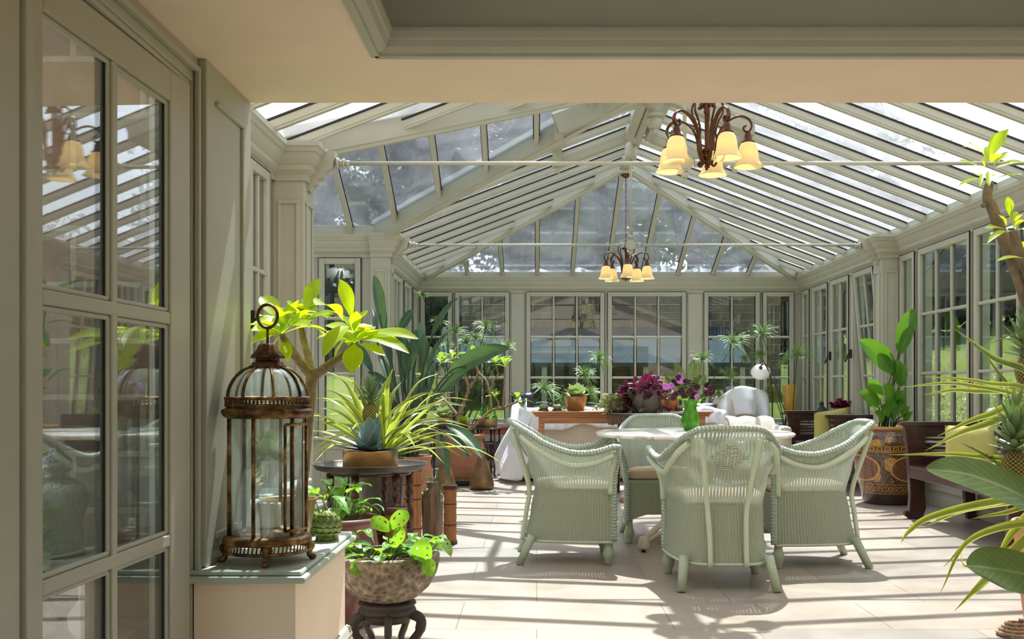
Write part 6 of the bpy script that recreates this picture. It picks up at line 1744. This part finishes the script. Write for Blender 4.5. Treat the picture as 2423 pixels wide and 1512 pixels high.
for (x0, y0, x1, y1, w, dd, sh) in ((2126, 832, 2163, 732, 40, -.1, 'oval'), (2130, 838, 2158, 772, 26, -.16, 'oval'), (2110, 882, 2034, 806, 46, -.2, 'oval'), (2114, 888, 2074, 815, 34, -.1, 'oval'), (2083, 946, 2052, 902, 34, -.2, 'oval'), (2078, 962, 2033, 932, 36, -.28, 'oval'), (2112, 944, 2090, 912, 30, -.2, 'oval'), (2106, 985, 2100, 938, 36, -.3, 'heart'), (2128, 912, 2122, 850, 28, -.1, 'oval'), (2132, 915, 2140, 862, 22, -.2, 'oval'), (2126, 955, 2140, 925, 34, -.25, 'heart'), (2120, 975, 2136, 945, 28, -.2, 'heart'), (2088, 998, 2070, 978, 24, -.3, 'oval'), (2135, 985, 2152, 962, 18, -.2, 'heart'), (2110, 992, 2128, 978, 26, -.3, 'heart'), (2140, 995, 2160, 975, 16, -.2, 'heart')):
    pleaf(b, x0, y0, x1, y1, w, D + dd * .5, D + dd, bow=.08, shape=sh, hint=(-.3, -.9, .3), fold=.3, n=7, broad=3, side=.1)
    q = P(x0, y0, D + dd * .5); s0 = cc + V((rnd.uniform(-.1, .06), rnd.uniform(-.1, .1), .64))
    st.tube(cr([s0, s0.lerp(q, .5) + V((0, 0, .04)), q], 5), [.008] * 5 + [.005] * 6, 6)
b.build('foliage', M['leaf_strelitzia_bright'], t); st.build('stem', M['stem_dark'], t)

# tall frangipani, pineapples and broad leaves at the frame edge --------------------------------
rnd = random.Random(23); D = 4.6; cc = V((2.36, 4.62, 0))
t = thing('potted_frangipani', 'tall leaning frangipani with a bare brown trunk rising beside the window wall cornice', 'potted plant', cc)
pot_parts(t, shell([(.13, 0), (.135, .03), (.165, .30), (.172, .38), (.182, .39), (.186, .43), (.178, .44)], .016), cc, M['pale_terracotta'], .155, .40)
b = MB()
q = cr([cc + V((0, 0, .38)), P(2490, 1000, D), P(2452, 790, D), P(2412, 660, D), P(2372, 560, D), P(2347, 490, D), P(2336, 468, D), P(2341, 432, D)], 5); b.tube(q, [.036 - .016 * i / (len(q) - 1) for i in range(len(q))], 10)
b.ball(P(2327, 486, D - .02), .012, 8, 6)
q = cr([P(2452, 790, D), P(2438, 660, D - .05), P(2410, 590, D - .1), P(2397, 545, D - .1)], 5); b.tube(q, [.03 - .010 * i / (len(q) - 1) for i in range(len(q))], 9)
b.build('trunk', M['bark'], t)
b = MB()
for (x0, y0, x1, y1, w, dd) in ((2340, 380, 2386, 306, 32, -.05), (2337, 378, 2372, 312, 26, .1), (2337, 380, 2290, 338, 22, -.1), (2318, 395, 2270, 381, 24, -.1), (2345, 385, 2368, 365, 26, -.15), (2350, 392, 2387, 360, 18, 0), (2355, 398, 2425, 384, 22, -.05), (2330, 420, 2297, 408, 20, .1), (2325, 422, 2268, 440, 14, -.15), (2352, 425, 2420, 412, 10, -.1), (2338, 405, 2340, 440, 14, -.2), (2326, 410, 2318, 442, 10, -.15), (2330, 400, 2325, 372, 8, -.1), (2345, 420, 2356, 412, 8, -.1), (2335, 390, 2340, 345, 20, .15), (2320, 360, 2275, 348, 10, .2),
                                (2390, 515, 2384, 466, 24, 0), (2391, 518, 2393, 484, 14, -.05), (2382, 535, 2362, 508, 22, -.1), (2385, 545, 2330, 540, 18, -.15), (2390, 550, 2336, 575, 16, -.2), (2398, 530, 2420, 508, 16, -.1), (2400, 540, 2430, 520, 22, -.15), (2405, 545, 2428, 545, 20, -.1), (2418, 600, 2424, 570, 12, -.1), (2440, 620, 2356, 618, 14, -.3), (2395, 545, 2375, 560, 16, .1), (2398, 540, 2405, 500, 16, .15)):
    pleaf(b, x0, y0, x1, y1, w, D + dd * .4, D + dd, bow=rnd.uniform(.04, .12), shape='obov', wav=.06)
b.build('foliage', M['leaf_lime'], t)
D = 4.2; cc = V((2.18, 4.02, 0))
t = thing('potted_pineapple', 'pineapple plant with two crowned fruits and long arching leaves at the frame edge', 'potted plant', cc)
pot_parts(t, shell([(.11, 0), (.115, .03), (.13, .25), (.135, .33), (.145, .34), (.147, .37), (.14, .38)], .014), cc, M['pale_terracotta'], .12, .34)
b = MB(); dk = MB(); o = cc + V((0, 0, .40))
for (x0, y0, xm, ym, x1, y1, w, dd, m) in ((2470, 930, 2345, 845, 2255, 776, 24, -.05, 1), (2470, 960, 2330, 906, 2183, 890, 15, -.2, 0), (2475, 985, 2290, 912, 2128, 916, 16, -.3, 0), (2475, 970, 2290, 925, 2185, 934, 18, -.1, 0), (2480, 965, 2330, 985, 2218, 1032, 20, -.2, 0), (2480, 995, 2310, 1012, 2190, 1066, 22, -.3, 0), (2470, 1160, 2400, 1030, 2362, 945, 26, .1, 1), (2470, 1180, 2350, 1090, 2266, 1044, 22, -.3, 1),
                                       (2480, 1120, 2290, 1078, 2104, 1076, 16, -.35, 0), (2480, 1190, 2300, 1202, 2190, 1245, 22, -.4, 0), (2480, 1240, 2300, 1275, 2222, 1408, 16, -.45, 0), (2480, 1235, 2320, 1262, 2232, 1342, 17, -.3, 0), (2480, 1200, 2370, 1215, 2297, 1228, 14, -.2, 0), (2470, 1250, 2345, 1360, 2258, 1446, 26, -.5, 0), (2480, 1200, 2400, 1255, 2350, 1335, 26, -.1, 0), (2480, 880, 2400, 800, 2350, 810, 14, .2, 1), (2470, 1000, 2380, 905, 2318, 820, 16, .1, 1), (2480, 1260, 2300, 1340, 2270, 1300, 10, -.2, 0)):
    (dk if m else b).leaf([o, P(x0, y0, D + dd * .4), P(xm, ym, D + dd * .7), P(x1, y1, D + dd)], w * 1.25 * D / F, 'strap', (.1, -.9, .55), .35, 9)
def droop(pts, w): b.leaf([o] + [P(*p) for p in pts], w * 1.25 * D / F, 'strap', (.1, -.9, .55), .35, 9)
droop([(2470, 1185, 3.9), (2330, 1192, 3.8), (2200, 1225, 3.75), (2150, 1258, 3.73), (2131, 1286, 3.72)], 17)
b.build('foliage', M['leaf_pineapple'], t); dk.build('dark_foliage', M['leaf_pine_dark'], t)
pineapple(t, P(2402, 1142, 3.95), .125, .052, .20, rnd); pineapple(t, P(2432, 915, 4.3), .13, .052, .19, rnd)
b = MB(); b.tube(cr([o + V((0, 0, -.05)), P(2402, 1142, 3.95)], 4), .012, 6); b.tube(cr([o + V((0, .05, -.05)), P(2450, 1050, 4.25), P(2432, 915, 4.3)], 4), .012, 6); b.build('fruit_stalk', M['stem_green'], t)
D = 3.6; cc = V((2.02, 3.62, 0))
t = thing('potted_banana_plant', 'two broad glossy leaves reaching in low at the frame edge', 'potted plant', cc)
pot_parts(t, shell([(.12, 0), (.13, .04), (.155, .28), (.16, .30)], .014), cc, M['terracotta'], .14, .27)
b = MB(); o = cc + V((0, 0, .27)); st = MB()
b.leaf([P(2560, 1275, 3.6), P(2430, 1180, 3.55), P(2300, 1125, 3.5), P(2193, 1110, 3.45)], 112 * 3.5 / F, 'oval', (.1, -.75, .65), .12, 9, broad=4, wav=.04)
b.leaf([P(2540, 1395, 3.5), P(2440, 1362, 3.45), P(2350, 1345, 3.4), P(2288, 1338, 3.35)], 118 * 3.45 / F, 'oval', (.05, -.8, .6), .12, 9, broad=4, wav=.04)
b.build('foliage', M['leaf_big_dark'], t)
st.tube(cr([o, o + V((-.02, 0, .12)), P(2560, 1275, 3.6), P(2430, 1180, 3.55)], 5), .009, 6); s2 = MB(); s2.tube(cr([o, o + V((-.03, -.04, .05)), P(2540, 1395, 3.5), P(2450, 1365, 3.45)], 5), .009, 6); s2.build('stem', M['stem_green'], t); st.build('stem', M['stem_green'], t)
# ------------------------------------------------------------------ light and camera
w = bpy.data.worlds.new('sky'); SC.world = w; w.use_nodes = True
nt = w.node_tree; nt.nodes.clear()
sky = nt.nodes.new('ShaderNodeTexSky'); sky.sky_type = 'NISHITA'; sky.sun_disc = False
sky.sun_elevation = math.radians(60); sky.sun_rotation = 0.; sky.air_density = 1.2; sky.dust_density = 2.5; sky.ozone_density = 1.
hs = nt.nodes.new('ShaderNodeHueSaturation'); hs.inputs['Saturation'].default_value = .55
bg = nt.nodes.new('ShaderNodeBackground'); bg.inputs['Strength'].default_value = .27
ow = nt.nodes.new('ShaderNodeOutputWorld')
nt.links.new(sky.outputs[0], hs.inputs['Color']); nt.links.new(hs.outputs[0], bg.inputs['Color']); nt.links.new(bg.outputs[0], ow.inputs['Surface'])
sl = bpy.data.lights.new('sun', 'SUN'); sl.energy = 12.; sl.angle = math.radians(.6); sl.color = (1., .975, .945)
so = bpy.data.objects.new('sun', sl); COL.objects.link(so)
so.rotation_euler = V((-.08, -.52, -1.)).to_track_quat('-Z', 'Y').to_euler(); so.location = (2, 12, 14)

cd = bpy.data.cameras.new('camera'); cam = bpy.data.objects.new('camera', cd); COL.objects.link(cam)
cam.location = (0, 0, CH); cam.rotation_euler = (PI / 2, 0, 0)
cd.sensor_fit = 'HORIZONTAL'; cd.sensor_width = 36; cd.lens = 36 * F / 2423
cd.shift_x = -(VX - 1211.5) / 2423; cd.shift_y = (HY - 756) / 2423
cd.clip_start = .05; cd.clip_end = 300
SC.camera = cam

vs = SC.view_settings
SC.display_settings.display_device = 'sRGB'
vs.view_transform = 'Standard'; vs.look = 'None'; vs.exposure = .28; vs.gamma = 1.; vs.use_curve_mapping = False
cy = SC.cycles
cy.max_bounces = 9; cy.diffuse_bounces = 5; cy.glossy_bounces = 4; cy.transmission_bounces = 4; cy.transparent_max_bounces = 40
cy.caustics_reflective = False; cy.caustics_refractive = False
cy.sample_clamp_indirect = 6.; cy.use_denoising = True
